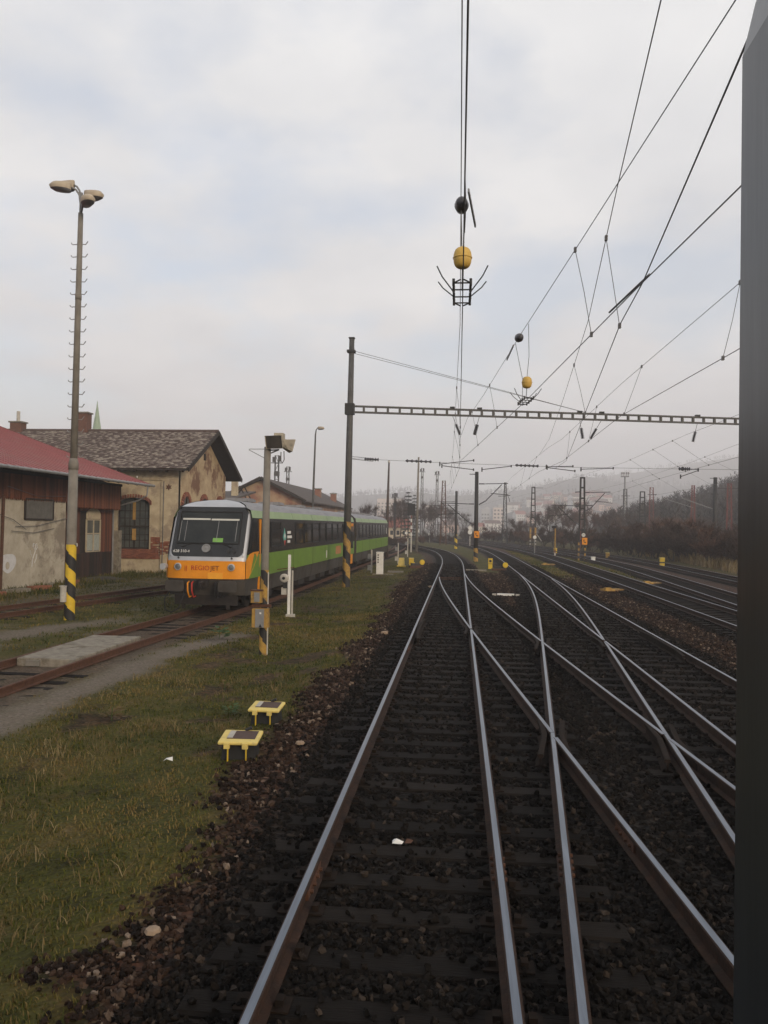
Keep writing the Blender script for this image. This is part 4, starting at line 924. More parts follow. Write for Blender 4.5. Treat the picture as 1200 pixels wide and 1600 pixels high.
cc = zfill([(.2, -12), (1.2, 0), (1.6, 4.5), (2.07, 9.4), (2.19, 11.3), (4.49, 34.35), (4.55, 39)], ZC)
LC = line('steep pair of overhead wires running from the window edge down behind the portal beam', mc, cc, (11.4, 20))
MB().tube([(1.95, 10.8, ZC + .03), (2.1, 9.2, ZC + .03)], .013, 6).build('splice_clamp', m_wire, LC)
md = [(4.55, -20, 7.0), (4.56, 13.9, 7.0), (4.4, 22.5, 6.9), (4.45, 35.5, 6.8), (4.5, 41.5, 7.0)] + [(float(at(TD, y)) + (.25 if k % 2 else -.1), y, 7.0) for k, y in enumerate((66, 80, 95, 112, 132))]
cd = zfill([(4.35, -20), (4.32, 13), (4.02, 20.5), (4.36, 34.4), (4.0, 41.5)] + [(float(at(TD, y)) + (.2 if k % 2 else -.2), y) for k, y in enumerate((66, 80, 95, 112, 132))], ZC)
LD = line('overhead line above the second main track with evenly spaced droppers', md, cd, (13.6, 20.2, 26.5, 33, 47, 54))
me_ = [(9.3, -20, 6.9), (9.4, 30, 6.85), (9.2, 33.6, 6.8), (9.6, 48, 6.8)] + [(float(at(TE, y)) + .2, y, 6.9) for y in (66, 80, 95, 112)]
ce = zfill([(9.6, -20), (10.7, 32), (11.0, 42.7), (11.4, 52)] + [(float(at(TF, y)), y) for y in (70, 90, 110)], ZC)
LE = line('lower pair of overhead wires entering at the right edge under the portal beam', me_, ce, (36, 40, 46))
mf = [(12.0, -5, 7.0), (12.8, 38.6, 6.9), (13.6, 48.7, 6.9), (14.4, 70, 6.9), (14, 95, 6.9)]
cf = zfill([(15.0, -5), (15.6, 42), (16.2, 68), (14.8, 95)], ZC)
LF = line('faint far pair of overhead wires low at the right edge', mf, cf, (45, 52, 60, 68))
# cross span with registration arms
S = thing('cross_span', 'thin cross wire behind the portal beam carrying steady arms and insulators', 'overhead wire')
y0_, y1_ = 39.9, 44.6
sp0 = Vector((-5.45, 40.05, 6.25)); sp1 = Vector((16.2, 45.0, 6.22))
wire(S, 'span_wire', [sp0, sp0.lerp(sp1, .25) - Vector((0, 0, .10)), sp0.lerp(sp1, .5) - Vector((0, 0, .14)), sp0.lerp(sp1, .75) - Vector((0, 0, .08)), sp1], .009)
def spp(f, dz=0): p = sp0.lerp(sp1, f); return p + Vector((0, 0, dz - .14 * (1 - abs(2 * f - 1))))
for f0, f1 in ((.03, .065), (.125, .19), (.385, .445), (.79, .82)): insul(MB(), spp(f0), spp(f1), .085 if f1 - f0 > .04 else .10, 6).build('insulator', m_ceramic, S)
MB().tube([sp0 + Vector((0, 0, .1)), spp(.05, .05)], .012, 5).tube([sp0 - Vector((0, 0, .02)), spp(.05, -.1)], .012, 5).build('end_yoke', m_dark_steel, S)
for fa, fb, dz, dzb in ((.205, .285, -.1, .16), (.21, .285, -.18, -.32), (.305, .375, -.30, -.06), (.46, .525, -.02, .05), (.462, .53, -.06, -.20), (.545, .625, -.10, -.02), (.80, .84, .0, -.02), (.795, .84, -.42, -.08)):
    a, b = spp(fa, dz), spp(fb, dzb); MB().tube([a, b], .022, 6).box(tuple(a), (.06, .06, .22)).box(tuple(b), (.06, .06, .12)).build('steady_arm', m_dark_steel, S)

# ------------------------------------------------------------------ masts along the tracks
def lattice(root, h, w0, w1, m=None, diag=False, n=None, d=.16):
    m = m or m_dark_steel; n = n or int(h / .9)
    for s in (-1, 1): MB().beam((s * w0 / 2, 0, 0), (s * w1 / 2, 0, h), .10, d).build('mast_leg', m, root)
    mb = MB()
    for k in range(n + 1):
        z = h * k / n; w = w0 + (w1 - w0) * k / n
        if diag and k < n:
            z2 = h * (k + 1) / n; w2 = w0 + (w1 - w0) * (k + 1) / n; s = 1 if k % 2 else -1
            mb.beam((s * w / 2, 0, z), (-s * w2 / 2, 0, z2), .05)
        mb.box((0, 0, z if k < n else z - .06), (w + .06, d * .8, .14 if not diag else .06))
    mb.build('lattice', m, root)
def band(root, z0, z1, w, mats, n, legs=(-1, 1), d=.19):
    for k in range(n):
        za = z0 + (z1 - z0) * k / n
        for s in legs: MB().box((s * w / 2, 0, za + (z1 - z0) / n / 2), (.14, d, (z1 - z0) / n - .002)).build('stripe', mats[k % 2], root)
def cantilever(root, z, L, s, m=None):
    m = m or m_dark_steel
    a = (s * .2, 0, z); e = (s * L, -.1, z + .05)
    mb = MB(); mb.tube([(s * .7, 0, z), e], .035, 6); mb.tube([(s * .75, 0, z - 1.45), (s * L * .8, -.05, z - .05)], .04, 6); mb.tube([(s * L * .45, 0, z - .78), (s * (L + .2), 0, z - .95)], .03, 6); mb.build('cantilever', m, root)
    q = MB(); insul(q, (s * .2, 0, z), (s * .7, 0, z), .08, 5); insul(q, (s * .2, 0, z - 1.75), (s * .78, 0, z - 1.42), .08, 5); q.build('insulator', m_ceramic, root)
YB = (m_yellow_old, m_black); WB = (m_offwhite, m_black)
def disc_sign(root, c, txt):
    d = MB().lathe(c, [(.20, 0), (.20, .02), (.01, .02)], 20, axis=(0, -1, 0)).build('round_sign', m_white, root)
    r_ = MB(); 
    for k in range(20):
        a = 6.2832 * k / 20; b = 6.2832 * (k + 1) / 20; r_.beam((c[0] + .185*math.cos(a), c[1] - .03, c[2] + .185*math.sin(a)), (c[0] + .185*math.cos(b), c[1] - .03, c[2] + .185*math.sin(b)), .02, .03)
    r_.build('sign_rim', m_black, d); text(txt, .24, m_black, d, (c[0], c[1] - .03, c[2]))
def phone_sign(root, c, sz=(.42, .56)):
    b = MB().box(c, (sz[0], .16, sz[1])).build('phone_box', m_orange, root)
    x, y, z = c
    MB().prism([(-.12, .13), (-.06, .16), (-.02, .06), (-.06, .02), (.0, -.08), (.05, -.05), (.13, -.11), (.09, -.17), (-.04, -.14), (-.12, .02)], lambda u, v, t: (x + u, t, z + v), y - .084, y - .09).build('handset_symbol', m_black, b)
a = thing('catenary_mast', 'dark mast with an orange phone box and a striped foot between the first two tracks', 'mast', (1.45, 67.5, -.1), 0, 'catenary masts')
MB().tube([(0, 0, 0), (0, 0, 7.6)], [.19, .15], 12).build('mast', m_dark_steel, a, True); stripes(a, 0, 0, .02, 1.2, .19, .186, .4, -.5, (m_black, m_yellow_old), 12)
phone_sign(a, (.06, -.25, 2.35)); cantilever(a, 6.6, 2.6, 1); cantilever(a, 4.9, 3.0, -1); MB().beam((-.6, 0, 7.4), (0, 0, 7.4), .06).build('bracket', m_dark_steel, a)
a = thing('catenary_mast', 'plain dark mast with a striped foot left of the orange phone box', 'mast', (-.35, 105, -.2), 0, 'catenary masts')
MB().tube([(0, 0, 0), (0, 0, 7.7)], [.20, .16], 12).build('mast', m_dark_steel, a, True); stripes(a, 0, 0, .02, 2.0, .2, .19, .5, -.7, (m_black, m_yellow), 12); cantilever(a, 6.3, 2.4, -1); cantilever(a, 4.2, 2.6, -1)
a = thing('catenary_mast', 'rust brown truss mast left of the plain dark mast', 'mast', (-2.4, 125, -.3), 0, 'catenary masts')
lattice(a, 10.3, .95, .42, m_rust, True, 14); cantilever(a, 6.4, 2.6, -1); cantilever(a, 6.4, 2.4, 1)
a = thing('catenary_mast', 'slender pointed truss mast standing clear between the two main tracks beyond the curve', 'mast', (8.0, 141, -.3), 0, 'catenary masts')
lattice(a, 11.0, .95, .24, m_dark_steel, True, 16); MB().beam((-1.2, 0, 8.6), (.2, 0, 8.6), .08).build('cross_arm', m_dark_steel, a); q = MB(); insul(q, (-1.2, 0, 8.6), (-.7, 0, 8.6), .1, 4); q.build('insulator', m_ceramic, a)
MB().tube([(.3, 0, 9), (.7, 0, 8.2), (.8, 0, 7.6)], .05, 6).build('arm_hook', m_dark_steel, a)
a = thing('catenary_mast', 'ladder shaped mast with yellow boards and a striped foot beside the third track', 'mast', (10.9, 119.5, -.2), 0, 'catenary masts')
lattice(a, 9.1, .85, .40); band(a, .05, 1.5, .8, WB, 6); MB().box((-.36, -.12, 2.3), (.26, .06, 1.6)).box((.36, -.12, 2.3), (.26, .06, 1.6)).build('yellow_board', m_yellow_old, a); MB().beam((0, 0, 8.95), (1.4, 0, 8.95), .06).build('cross_arm', m_dark_steel, a)
a = thing('catenary_mast', 'ladder shaped mast with round sign, orange phone box and striped legs', 'mast', (11.25, 74.7, -.15), 0, 'catenary masts')
lattice(a, 7.75, .55, .32, m_dark_steel, False, 8); band(a, .03, 2.0, .56, YB, 8); disc_sign(a, (.10, -.28, 2.45), '21'); phone_sign(a, (.22, -.2, 1.88), (.46, .62))
cantilever(a, 6.35, 2.5, 1); cantilever(a, 5.1, 2.8, -1); MB().beam((0, 0, 5.15), (.9, 0, 5.15), .07).build('cross_arm', m_dark_steel, a)
for z in (6.4, ): q = MB(); insul(q, (-.25, 0, z), (-.7, 0, z - .05), .08, 4); q.build('insulator', m_ceramic, a)
a = thing('catenary_mast', 'dark single mast with round sign and orange phone box in dry grass', 'mast', (27.3, 88.8, -.4), 0, 'catenary masts')
MB().tube([(0, 0, 0), (.08, 0, 9.0)], [.24, .20], 12).build('mast', m_dark_steel, a, True); disc_sign(a, (-.05, -.3, 3.25), '23'); phone_sign(a, (-.03, -.3, 2.6), (.55, .68))
MB().tube([(-.2, 0, 5.6), (-3.4, -.2, 6.7)], .06, 6).build('cantilever', m_galv, a); q = MB(); insul(q, (-.15, 0, 5.55), (-.8, 0, 5.78), .1, 4); q.build('insulator', m_ceramic, a)
MB().beam((-.5, 0, 8.9), (.3, 0, 8.9), .06).beam((-.4, 0, 7.2), (.4, 0, 7.2), .06).build('cross_arm', m_dark_steel, a)
a = thing('catenary_mast', 'faded red truss mast with striped foot in front of the wooded slope', 'mast', (36.4, 128.9, -.4), 0, 'catenary masts')
lattice(a, 10.3, .75, .35, m_redmast, True, 13); band(a, 1.9, 3.6, .6, YB, 4); MB().tube([(0, 0, 6.8), (-4.5, 0, 8.2)], .06, 6).build('cantilever', m_galv, a)
a = thing('catenary_mast', 'second faded red truss mast close to the window edge', 'mast', (37.0, 113.9, -.4), 0, 'catenary masts')
lattice(a, 9.8, .8, .45, m_redmast, True, 12); MB().beam((-1.6, 0, 9.1), (1.6, 0, 9.1), .09).build('cross_arm', m_dark_steel, a)
a = thing('catenary_mast', 'dark ladder shaped mast rising from the middle of the brown thicket', 'mast', (25.1, 112.8, -.4), 0, 'catenary masts')
lattice(a, 8.5, 1.0, .55, m_dark_steel, False, 10)
for x, y, h, lab in ((31.0, 153.5, 10.8, 'dark twin topped truss mast left of the silver lamp tower'), (35.0, 150, 11.0, 'reddish twin topped truss mast right of the silver lamp tower')):
    a = thing('catenary_mast', lab, 'mast', (x, y, -.4), 0, 'catenary masts'); lattice(a, h, .9, .55, m_redmast if x > 33 else m_dark_steel, True, 12); MB().beam((-1.1, 0, h * .62), (1.1, 0, h * .62), .1).beam((-.7, 0, h * .88), (.9, 0, h * .88), .1).build('cross_arm', m_dark_steel, a)
a = thing('lamp_tower', 'silver lamp tower with a crown of floodlights above the thicket', 'lamp tower', (41.2, 204.6, -.5))
MB().tube([(0, 0, 0), (0, 0, 16.4)], [.32, .18], 12).build('pole', m_galv, a, True)
MB().box((0, 0, 16.5), (1.8, 1.2, .25)).build('platform', m_galv, a)
for x in (-.8, -.3, .3, .8): MB().box((x, -.3, 17.3), (.35, .4, .5)).beam((x, 0, 16.5), (x, -.2, 17.1), .08).build('floodlight', m_galv, a)
for x in (.27, -.45): pass
a = thing('catenary_mast', 'thin faded red mast just right of the lattice mast with the round sign', 'mast', (14.2, 96, -.3), 0, 'catenary masts')
MB().tube([(0, 0, 0), (0, 0, 5.2)], [.14, .11], 8).build('mast', m_redmast, a)
m_brownmast = mat('brown_grey_mast', (.075, .055, .048), (.055, .042, .038), 3, .7)
# thin poles
a = thing('street_lamp', 'slender dark street lamp with one drooping head rising behind the green railcar', 'street lamp', (-13.7, 74, -.3))
MB().tube([(0, 0, 0), (.1, 0, 7), (.2, 0, 11.6), (.26, 0, 12.05), (.45, 0, 12.28), (.62, 0, 12.25)], [.14, .10, .07, .05, .04, .04], 10).build('pole', m_grey_steel, a, True)
lamp_head(a, (.45, 0, 12.12), R(-20))
a = thing('overhead_mast', 'thin tapering brown mast at the tail of the green railcars', 'mast', (-6.75, 75.3, -.3), 0, 'thin poles beyond the railcars')
MB().tube([(0, 0, 0), (.02, 0, 4.2), (.10, 0, 9.1)], [.19, .14, .08], 10).build('mast', m_brownmast, a, True); MB().lathe((.1, 0, 9.1), [(.08, 0), (.13, .1), (.05, .25)], 10).build('finial', m_offwhite, a)
a = thing('overhead_mast', 'tall thin grey pole beside the black signal head', 'mast', (-5.0, 95.5, -.3), 0, 'thin poles beyond the railcars')
MB().tube([(0, 0, 0), (.12, 0, 11.4)], [.17, .10], 10).build('mast', m_conc_post, a, True)
a = thing('railway_signal', 'black signal head on a white striped post at the start of the curve', 'signal', (-5.55, 94, -.3))
MB().tube([(0, 0, 0), (0, 0, 4.5)], .09, 8).build('post', m_offwhite, a); band(a, 2.0, 4.4, 0.0, (m_white, m_redmast), 6, (1,)); MB().box((0, 0, 5.1), (.85, .3, 1.35)).build('signal_head', m_black, a)
a = thing('railway_signal', 'small white dwarf signal under the pale flats between the masts', 'signal', (1.7, 121, -.3))
MB().tube([(0, 0, 0), (0, 0, 1.8)], .07, 8).build('post', m_offwhite, a); MB().lathe((0, 0, 2.35), [(.34, 0), (.34, .05), (.01, .06)], 14, axis=(0, -1, 0)).lathe((0, 0, 3.0), [(.30, 0), (.30, .05), (.01, .06)], 14, axis=(0, -1, 0)).build('disc', m_white, a)
for x, y, lab, z in ((-10.5, 98, 'low white route signal beyond the rear railcar', .9), (-7.6, 150, 'white board on the far curve before the trees', 2.0), (-9.8, 150, 'small white board left of the far curve', 1.6), (-5.4, 150, 'round white board right of the far curve', 1.4)):
    a = thing('signal_board', lab, 'sign', (x, y, -.3), 0, 'small far signals'); MB().tube([(0, 0, 0), (0, 0, z)], .05, 6).build('post', m_offwhite, a); MB().box((0, 0, z + .2), (.5, .08, .4)).build('board', m_white, a)
a = thing('repeater_signal', 'white disc on a slim post beside the hooded lamp left of the lattice mast', 'signal', (8.6, 92, -.3)); MB().tube([(0, 0, 0), (0, 0, 1.9)], .06, 8).build('post', m_galv, a); MB().lathe((0, 0, 2.1), [(.2, 0), (.2, .05), (.01, .06)], 14, axis=(0, -1, 0)).build('disc', m_white, a)
MB().beam((.2, 0, 2.5), (.75, 0, 1.7), .06).build('stay', m_offwhite, a)
a = thing('hooded_lamp', 'rusty short lamp post with a dark hood in front of the bare trees', 'lamp post', (9.65, 81.6, -.2)); MB().tube([(0, 0, 0), (0, 0, 3.1)], [.07, .06], 8).build('post', m_yellow_old, a); MB().box((-.15, 0, 3.2), (.42, .3, .22), tilt=.2).build('hood', m_dark_steel, a); band(a, .05, .9, 0, (m_redmast, m_offwhite), 3, (1,), .16)
for x, y, h, lab, dia in ((-21.6, 93.3, 11.4, 'grey truss pole with equipment head behind the brick gable', 1), (-29.9, 137.7, 13.3, 'far lattice pole with forked top behind the brick gable', 1), (-12.0, 150, 9.4, 'dark signal pole above the roof of the rear railcar', 0), (-8.8, 190, 17, 'dark twin topped pole behind the fir tree', 1), (-5.1, 185, 16, 'dark twin topped pole right of the fir tree', 1)):
    a = thing('equipment_pole', lab, 'mast', (x, y, -.4), 0, 'equipment poles'); m = m_grey_steel if dia else m_dark_steel
    lattice(a, h, .55 if dia else .25, .4 if dia else .2, m, True, 12); MB().beam((-.7, 0, h - .9), (.7, 0, h - .9), .1).box((-.4, 0, h - .5), (.25, .25, .6)).box((.35, 0, h - .4), (.25, .25, .7)).box((0, 0, h - 2.2), (.6, .4, .5)).build('equipment_head', m, a)

# ------------------------------------------------------------------ small trackside things
def lidbox(x, y, rz, lab, s=1.0, label2=True):
    o = thing('point_heater_box', lab, 'box', (x, y, -.12), rz, 'black boxes with yellow lids')
    b = MB().add([(-.22*s,-.15*s,0),(.22*s,-.15*s,0),(.22*s,.15*s,0),(-.22*s,.15*s,0),(-.20*s,-.14*s,.26*s),(.20*s,-.14*s,.26*s),(.20*s,.14*s,.26*s),(-.20*s,.14*s,.26*s)], [(0,3,2,1),(4,5,6,7),(0,1,5,4),(1,2,6,5),(2,3,7,6),(3,0,4,7)]).build('body', m_black, o)
    l = MB().box((0, 0, .29*s), (.50*s, .44*s, .045*s), tilt=.10).build('lid', m_pale_yellow, o); bv = l.modifiers.new('b', 'BEVEL'); bv.width = .018; bv.segments = 3
    MB().box((.02*s, .03*s, .316*s), (.36*s, .28*s, .008), tilt=.10).build('brown_panel', m_brownbox, l); MB().box((-.125*s, .03*s, .322*s), (.07*s, .24*s, .006), tilt=.10).build('paper_label', m_offwhite, l)
    MB().cyl((.02*s, .20*s, .33*s), (.10*s, .20*s, .37*s), .022, n=8).build('handle', m_black, o)
    for q in (-.13, .10):
        k = MB().box((q*s, -.225*s, .245*s), (.07*s, .05*s, .07*s)).build('latch', m_pale_yellow, o); MB().beam((q*s + .012, -.215*s, .22*s), (q*s + .008, -.20*s, .03), .016).build('latch_rod', m_yellow, k)
lidbox(-2.73, 10.05, .06, 'black point heater box with yellow lid, the one nearer the viewer'); lidbox(-2.83, 11.85, -.03, 'black point heater box with yellow lid, the farther one', .95)
o = thing('marker_block', 'pale yellow tapered marker block left of the yellow lantern on the verge', 'marker', (-4.29, 60.6, -.25)); MB().prism([(-.30,0),(.30,0),(.26,.12),(.20,.7),(-.16,.7),(-.26,.12)], lambda u, v, t: (u, t, v), -.18, .18).build('block', m_pale_yellow, o); MB().box((0, 0, .06), (.66, .4, .1)).build('foot', m_yellow, o)
def lantern(x, y, lab, sc=1.0, cat='lantern', z=-.2):
    o = thing('point_lantern', lab, cat, (x, y, z)); MB().box((0, 0, .42*sc), (.34*sc, .3*sc, .42*sc)).build('housing', m_yellow, o); MB().box((0, 0, .14*sc), (.30*sc, .28*sc, .16*sc)).build('foot', m_pale_yellow, o)
    MB().lathe((.12*sc, -.16*sc, .22*sc), [(.2*sc, 0), (.2*sc, .05), (.02, .06)], 16, axis=(0, -1, 0)).build('disc', m_yellow, o); MB().box((0, 0, .66*sc), (.38*sc, .34*sc, .05*sc)).build('cap', m_pale_yellow, o); return o
lantern(-3.5, 60, 'yellow lantern with round disc right of the pale yellow block')
o = thing('point_lantern', 'tall yellow double lantern standing between the two main tracks', 'lantern', (2.24, 56.5, -.1)); MB().box((0, 0, .62), (.30, .26, .36)).build('housing', m_yellow, o); MB().box((0, 0, .24), (.28, .25, .34)).build('housing', m_yellow, o); MB().box((0, 0, .43), (.24, .22, .06)).build('neck', m_black, o); MB().lathe((0, -.14, .62), [(.09, 0), (.09, .03), (.01, .03)], 12, axis=(0, -1, 0)).build('lens', m_black, o)
def machine(x, y, lab, rz=0):
    o = thing('point_machine', lab, 'machine', (x, y, -.08), rz); MB().box((0, 0, .10), (1.0, .5, .16)).build('base', m_rust, o); MB().box((-.1, 0, .25), (.5, .34, .2)).build('housing', m_dark_steel, o)
    MB().cyl((.3, 0, .16), (.42, -.05, .62), .03, n=8).build('lever', m_dark_steel, o); MB().lathe((.42, -.08, .42), [(.17, -.06), (.19, 0), (.17, .06), (.02, .07)], 16, axis=(0, -1, 0)).build('counterweight', m_yellow, o); return o
machine(2.75, 54.6, 'rusty point machine with yellow round weight beside the double lantern'); machine(-2.95, 56.3, 'dark point machine with yellow weight right of the verge lantern', .3)
tag(MB().box((1.2, 53.5, -.0), (1.35, .55, .10)).build('concrete_pad', m_concrete), 'pale concrete pad left of the rusty point machine', 'slab'); tag(MB().box((-4.1, 52.6, -.16), (1.0, .6, .12)).build('concrete_pad', m_conc_post), 'dark concrete pad on the verge in front of the lanterns', 'slab')
o = thing('fouling_marker', 'white bar with dark ends lying on brown gravel between the diverging tracks', 'marker', (2.03, 34.45, .0)); MB().box((0, 0, .03), (.72, .14, .09)).build('bar', m_white, o); MB().box((.5, -.02, .025), (.16, .15, .08)).box((-.48, .02, .025), (.16, .13, .08)).build('bar_end', m_offwhite, o)
for x, y, lab, rz in ((7.3, 38.9, 'worn orange yellow cover lying right of the second main track', .35), (7.1, 64.3, 'rusty orange box on the grass beyond the worn cover', .2), (10.4, 44.5, 'flat pale yellow cover between the third and fourth track', .3)):
    o = thing('cable_cover', lab, 'cover', (x, y, -.12), rz, 'low covers between the tracks'); MB().box((0, 0, .12), (1.0, .5, .1)).build('cover', m_yellow_old, o); MB().box((0, 0, .04), (1.15, .6, .1)).build('frame', m_rust, o); MB().box((-.3, -.1, .2), (.3, .2, .08)).build('hatch', m_yellow_old, o)
for x, y, lab, h, m in ((10.75, 90.5, 'yellow marker post in front of the hooded lamp', .75, m_yellow), (12.1, 73.6, 'small white box at the foot of the striped lattice mast', .45, m_white), (14.9, 82, 'small yellow lantern near the foot of the thicket', .6, m_yellow_old), (16.3, 66.1, 'yellow lantern with pale band beside the outermost track', .75, m_yellow)):
    o = thing('marker_post', lab, 'marker', (x, y, -.15)); MB().box((0, 0, h / 2), (.34, .3, h)).build('body', m, o); MB().box((0, 0, h + .03), (.38, .34, .06)).build('cap', m_pale_yellow if m != m_white else m_white, o)
    if m is m_yellow: MB().box((0, 0, h * .55), (.36, .32, .1)).build('band', m_black, o)
o = thing('paper_scrap', 'crumpled white paper with a rusty leaf on a sleeper in the main track', 'litter', (-.52, 7.29, .02)); pts = [(math.cos(a) * random.uniform(.04, .10), math.sin(a) * random.uniform(.03, .06), random.uniform(0, .03)) for a in [6.28 * k / 9 for k in range(9)]]
MB().add(pts + [(0, 0, .05)], [(k, (k + 1) % 9, 9) for k in range(9)]).build('paper', m_white, o); MB().add([(.07, 0, .01), (.13, -.02, .02), (.15, .03, .03), (.09, .05, .035)], [(0, 1, 2, 3)]).build('leaf', m_rust, o)
for x, y, lab, m in ((-3.6, 9.8, 'scrap of white paper in the grass left of the nearer yellow lidded box', m_white), (-2.0, 7.0, 'tiny pale scrap on the gravel shoulder', m_offwhite)):
    tag(MB().add([(x-.06,y,-.10),(x,y-.03,-.06),(x+.07,y,-.09),(x+.05,y+.05,-.05),(x-.03,y+.05,-.07)], [(0,1,4),(1,2,3),(1,3,4)]).build('paper_scrap', m), lab, 'litter')
m_pale_stone = mat('pale_stone', (.30, .22, .15), (.22, .16, .11), 8, .9, bump=.3)
for x, y, s, lab in ((-2.12, 5.55, .055, 'pale tan stone at the bottom left of the gravel'), (-2.05, 10.5, .06, 'flat pale stone on the shoulder right of the yellow lidded boxes'), (-1.95, 21.5, .10, 'pale stone beside the left rail before the points'), (-1.3, 38, .13, 'round pale stone left of the switch blade')):
    p = MB().lathe((x, y, .0), [(s * .5, -s * .4), (s * 1.1, -.0), (s * .9, s * .45), (s * .3, s * .6)], 7).build('stone', m_pale_stone); tag(p, lab, 'stone')

# ------------------------------------------------------------------ buildings on the left
m_plaster = mat('stained_plaster', (.47, .425, .34), (.335, .295, .225), 1.3, .92, bump=.25, c3=(.235, .20, .155))
m_oldplaster = mat('peeling_ochre_plaster', (.49, .415, .29), (.36, .295, .20), 1.7, .93, bump=.4, c3=(.28, .225, .165))
m_gable = mat('weathered_gable_plaster', (.48, .375, .235), (.32, .235, .145), 1.1, .93, bump=.4, c3=(.17, .095, .06))
m_redroof = mat('red_sheet_roof', (.25, .068, .066), (.205, .058, .056), 1.2, .55, c3=(.22, .085, .075), spec=.4)
m_brick = mat('brick', (.25, .095, .058), (.17, .062, .042), 3, .9, rand=0, attr='rnd')
m_boards = mat('red_brown_boards', (.058, .023, .014), (.185, .064, .032), 6, .85, attr='rnd', lo=.1, hi=.95, stretch=(2, 2, .15), bump=.2)
m_blackboards = mat('tarred_boards', (.016, .012, .010), (.045, .024, .017), 6, .85, attr='rnd', lo=.2, hi=.9, stretch=(2, 2, .15))
m_tile = mat('lichened_tile', (.085, .060, .053), (.34, .30, .25), 26, .92, attr='rnd', lo=.36, hi=.98)
m_woodframe = mat('cream_window_paint', (.42, .36, .26), (.32, .27, .19), 6, .8)
m_darkwood = mat('dark_eaves_wood', (.022, .017, .014), (.035, .027, .022), 4, .85)
m_sheetgrey = mat('grey_board_panel', (.13, .125, .115), (.095, .09, .082), 4, .85)
m_pane = mat('dull_pane', (.055, .062, .062), (.10, .11, .105), 1.5, .2, spec=.5)
m_curtain = mat('pale_curtain', (.34, .36, .32), (.27, .29, .26), 5, .9)
m_graf = mat('white_spray_paint', (.62, .62, .62), (.52, .52, .52), 5, .85)
def rnd_build(mb, name, m, parent, per, stuff=True):
    """joined pieces, each with its own random tone; per = vertices of one piece"""
    o = mb.build(name, m, parent); n = len(mb.v); v = np.repeat(RNG.random(n // per + 1), per)[:n].astype(np.float32)
    o.data.attributes.new('rnd', 'FLOAT', 'POINT').data.foreach_set('value', v)
    return tag(o, kind='stuff') if stuff else o
SH = thing('timber_shed', 'long goods shed with red sheet roof, stained plaster wall and red brown boards', 'shed')
def yz(x): return lambda u, v, t: (x + t, u, v)
mb = MB().prism([(8, -.4), (38.4, -.4), (38.4, 4.9), (8, 4.9)], yz(-19.6), -.5, 0); mb.build('plaster_wall', m_plaster, SH)
mb = MB().prism([(8, 4.9), (45, 4.9), (45, 5.05), (8, 5.05)], yz(-19.6), -.3, .05); mb.build('wall_plate', m_darkwood, SH)
mb = MB()
for k in range(int((44.9 - 8) / .16)):
    y = 8 + k * .16; o = random.uniform(-.02, .02); zb = 3.86 if y < 38.4 else 3.62
    mb.prism([(y + .006, zb + o), (y + .08, zb - .10 + o), (y + .154, zb + o), (y + .154, 4.92), (y + .006, 4.92)], yz(-19.56 + random.uniform(0, .012)), 0, .025)
rnd_build(mb, 'board', m_boards, SH, 10)
mb = MB(); mbk = MB()
for k in range(int((44.9 - 38.45) / .15)):
    y = 38.45 + k * .15
    if 40.9 < y + .07 < 43.3:
        mb.prism([(y + .005, 3.42), (y + .145, 3.42), (y + .145, 4.9), (y + .005, 4.9)], yz(-20.05 + random.uniform(0, .015)), -.03, .0)
    else: mb.prism([(y + .005, 1.15), (y + .145, 1.15), (y + .145, 4.9), (y + .005, 4.9)], yz(-20.05 + random.uniform(0, .015)), -.03, .0)
    mbk.prism([(y + .005, -.3), (y + .145, -.3), (y + .145, 1.14), (y + .005, 1.14)], yz(-20.05 + random.uniform(0, .015)), -.03, .0)
rnd_build(mb, 'board', m_boards, SH, 8); rnd_build(mbk, 'board', m_blackboards, SH, 8)
mb = MB().prism([(38.4, -.4), (45.0, -.4), (45.0, 4.9), (38.4, 4.9)], yz(-20.1), -.3, 0); mb.prism([(8, -.4), (44.9, -.4), (44.9, 4.9), (8, 4.9)], yz(-36.3), -.3, 0)
for y in (8.1, 44.95): mb.add([(-36.3, y, -.4), (-20.1, y, -.4), (-20.1, y, 5.0), (-28, y, 8.2), (-36.3, y, 5.0)], [(0,1,2,3,4)])
mb.build('core_wall', m_darkwood, SH)
ROOF = [(-17.95, 5.08), (-28.2, 8.75), (-38.5, 5.08)]
mb = MB(); 
for (xa, za), (xb, zb) in ((ROOF[0], ROOF[1]), (ROOF[1], ROOF[2])): mb.add([(xa, 7.6, za), (xa, 45.2, za), (xb, 45.2, zb), (xb, 7.6, zb), (xa, 7.6, za - .07), (xa, 45.2, za - .07), (xb, 45.2, zb - .07), (xb, 7.6, zb - .07)], [(0,1,2,3),(7,6,5,4),(0,4,5,1),(1,5,6,2),(2,6,7,3),(3,7,4,0)])
rf = mb.build('roof', m_redroof, SH)
mb = MB()
for k in range(62):
    y = 7.8 + k * .61; mb.beam((-17.97, y, 5.10), (-28.2, y, 8.77), .03, .04)
tag(mb.build('sheet_seam', m_redroof, rf), kind='stuff')
MB().beam((-28.2, 7.6, 8.78), (-28.2, 45.2, 8.78), .22, .06).build('ridge_cap', m_redroof, rf)
MB().tube([(-17.88, 7.6, 5.03), (-17.88, 45.6, 5.0)], .075, 8).build('gutter', m_galv, SH); MB().tube([(-17.9, 44.7, 4.95), (-17.95, 44.7, 4.4), (-18.5, 44.75, 4.1), (-20.0, 44.85, 3.7), (-20.0, 44.85, -.2)], .05, 8).build('downpipe', m_galv, SH)
MB().beam((-17.98, 45.22, 5.0), (-28.2, 45.22, 8.68), .06, .2).build('verge_board', m_darkwood, SH)
mb = MB()
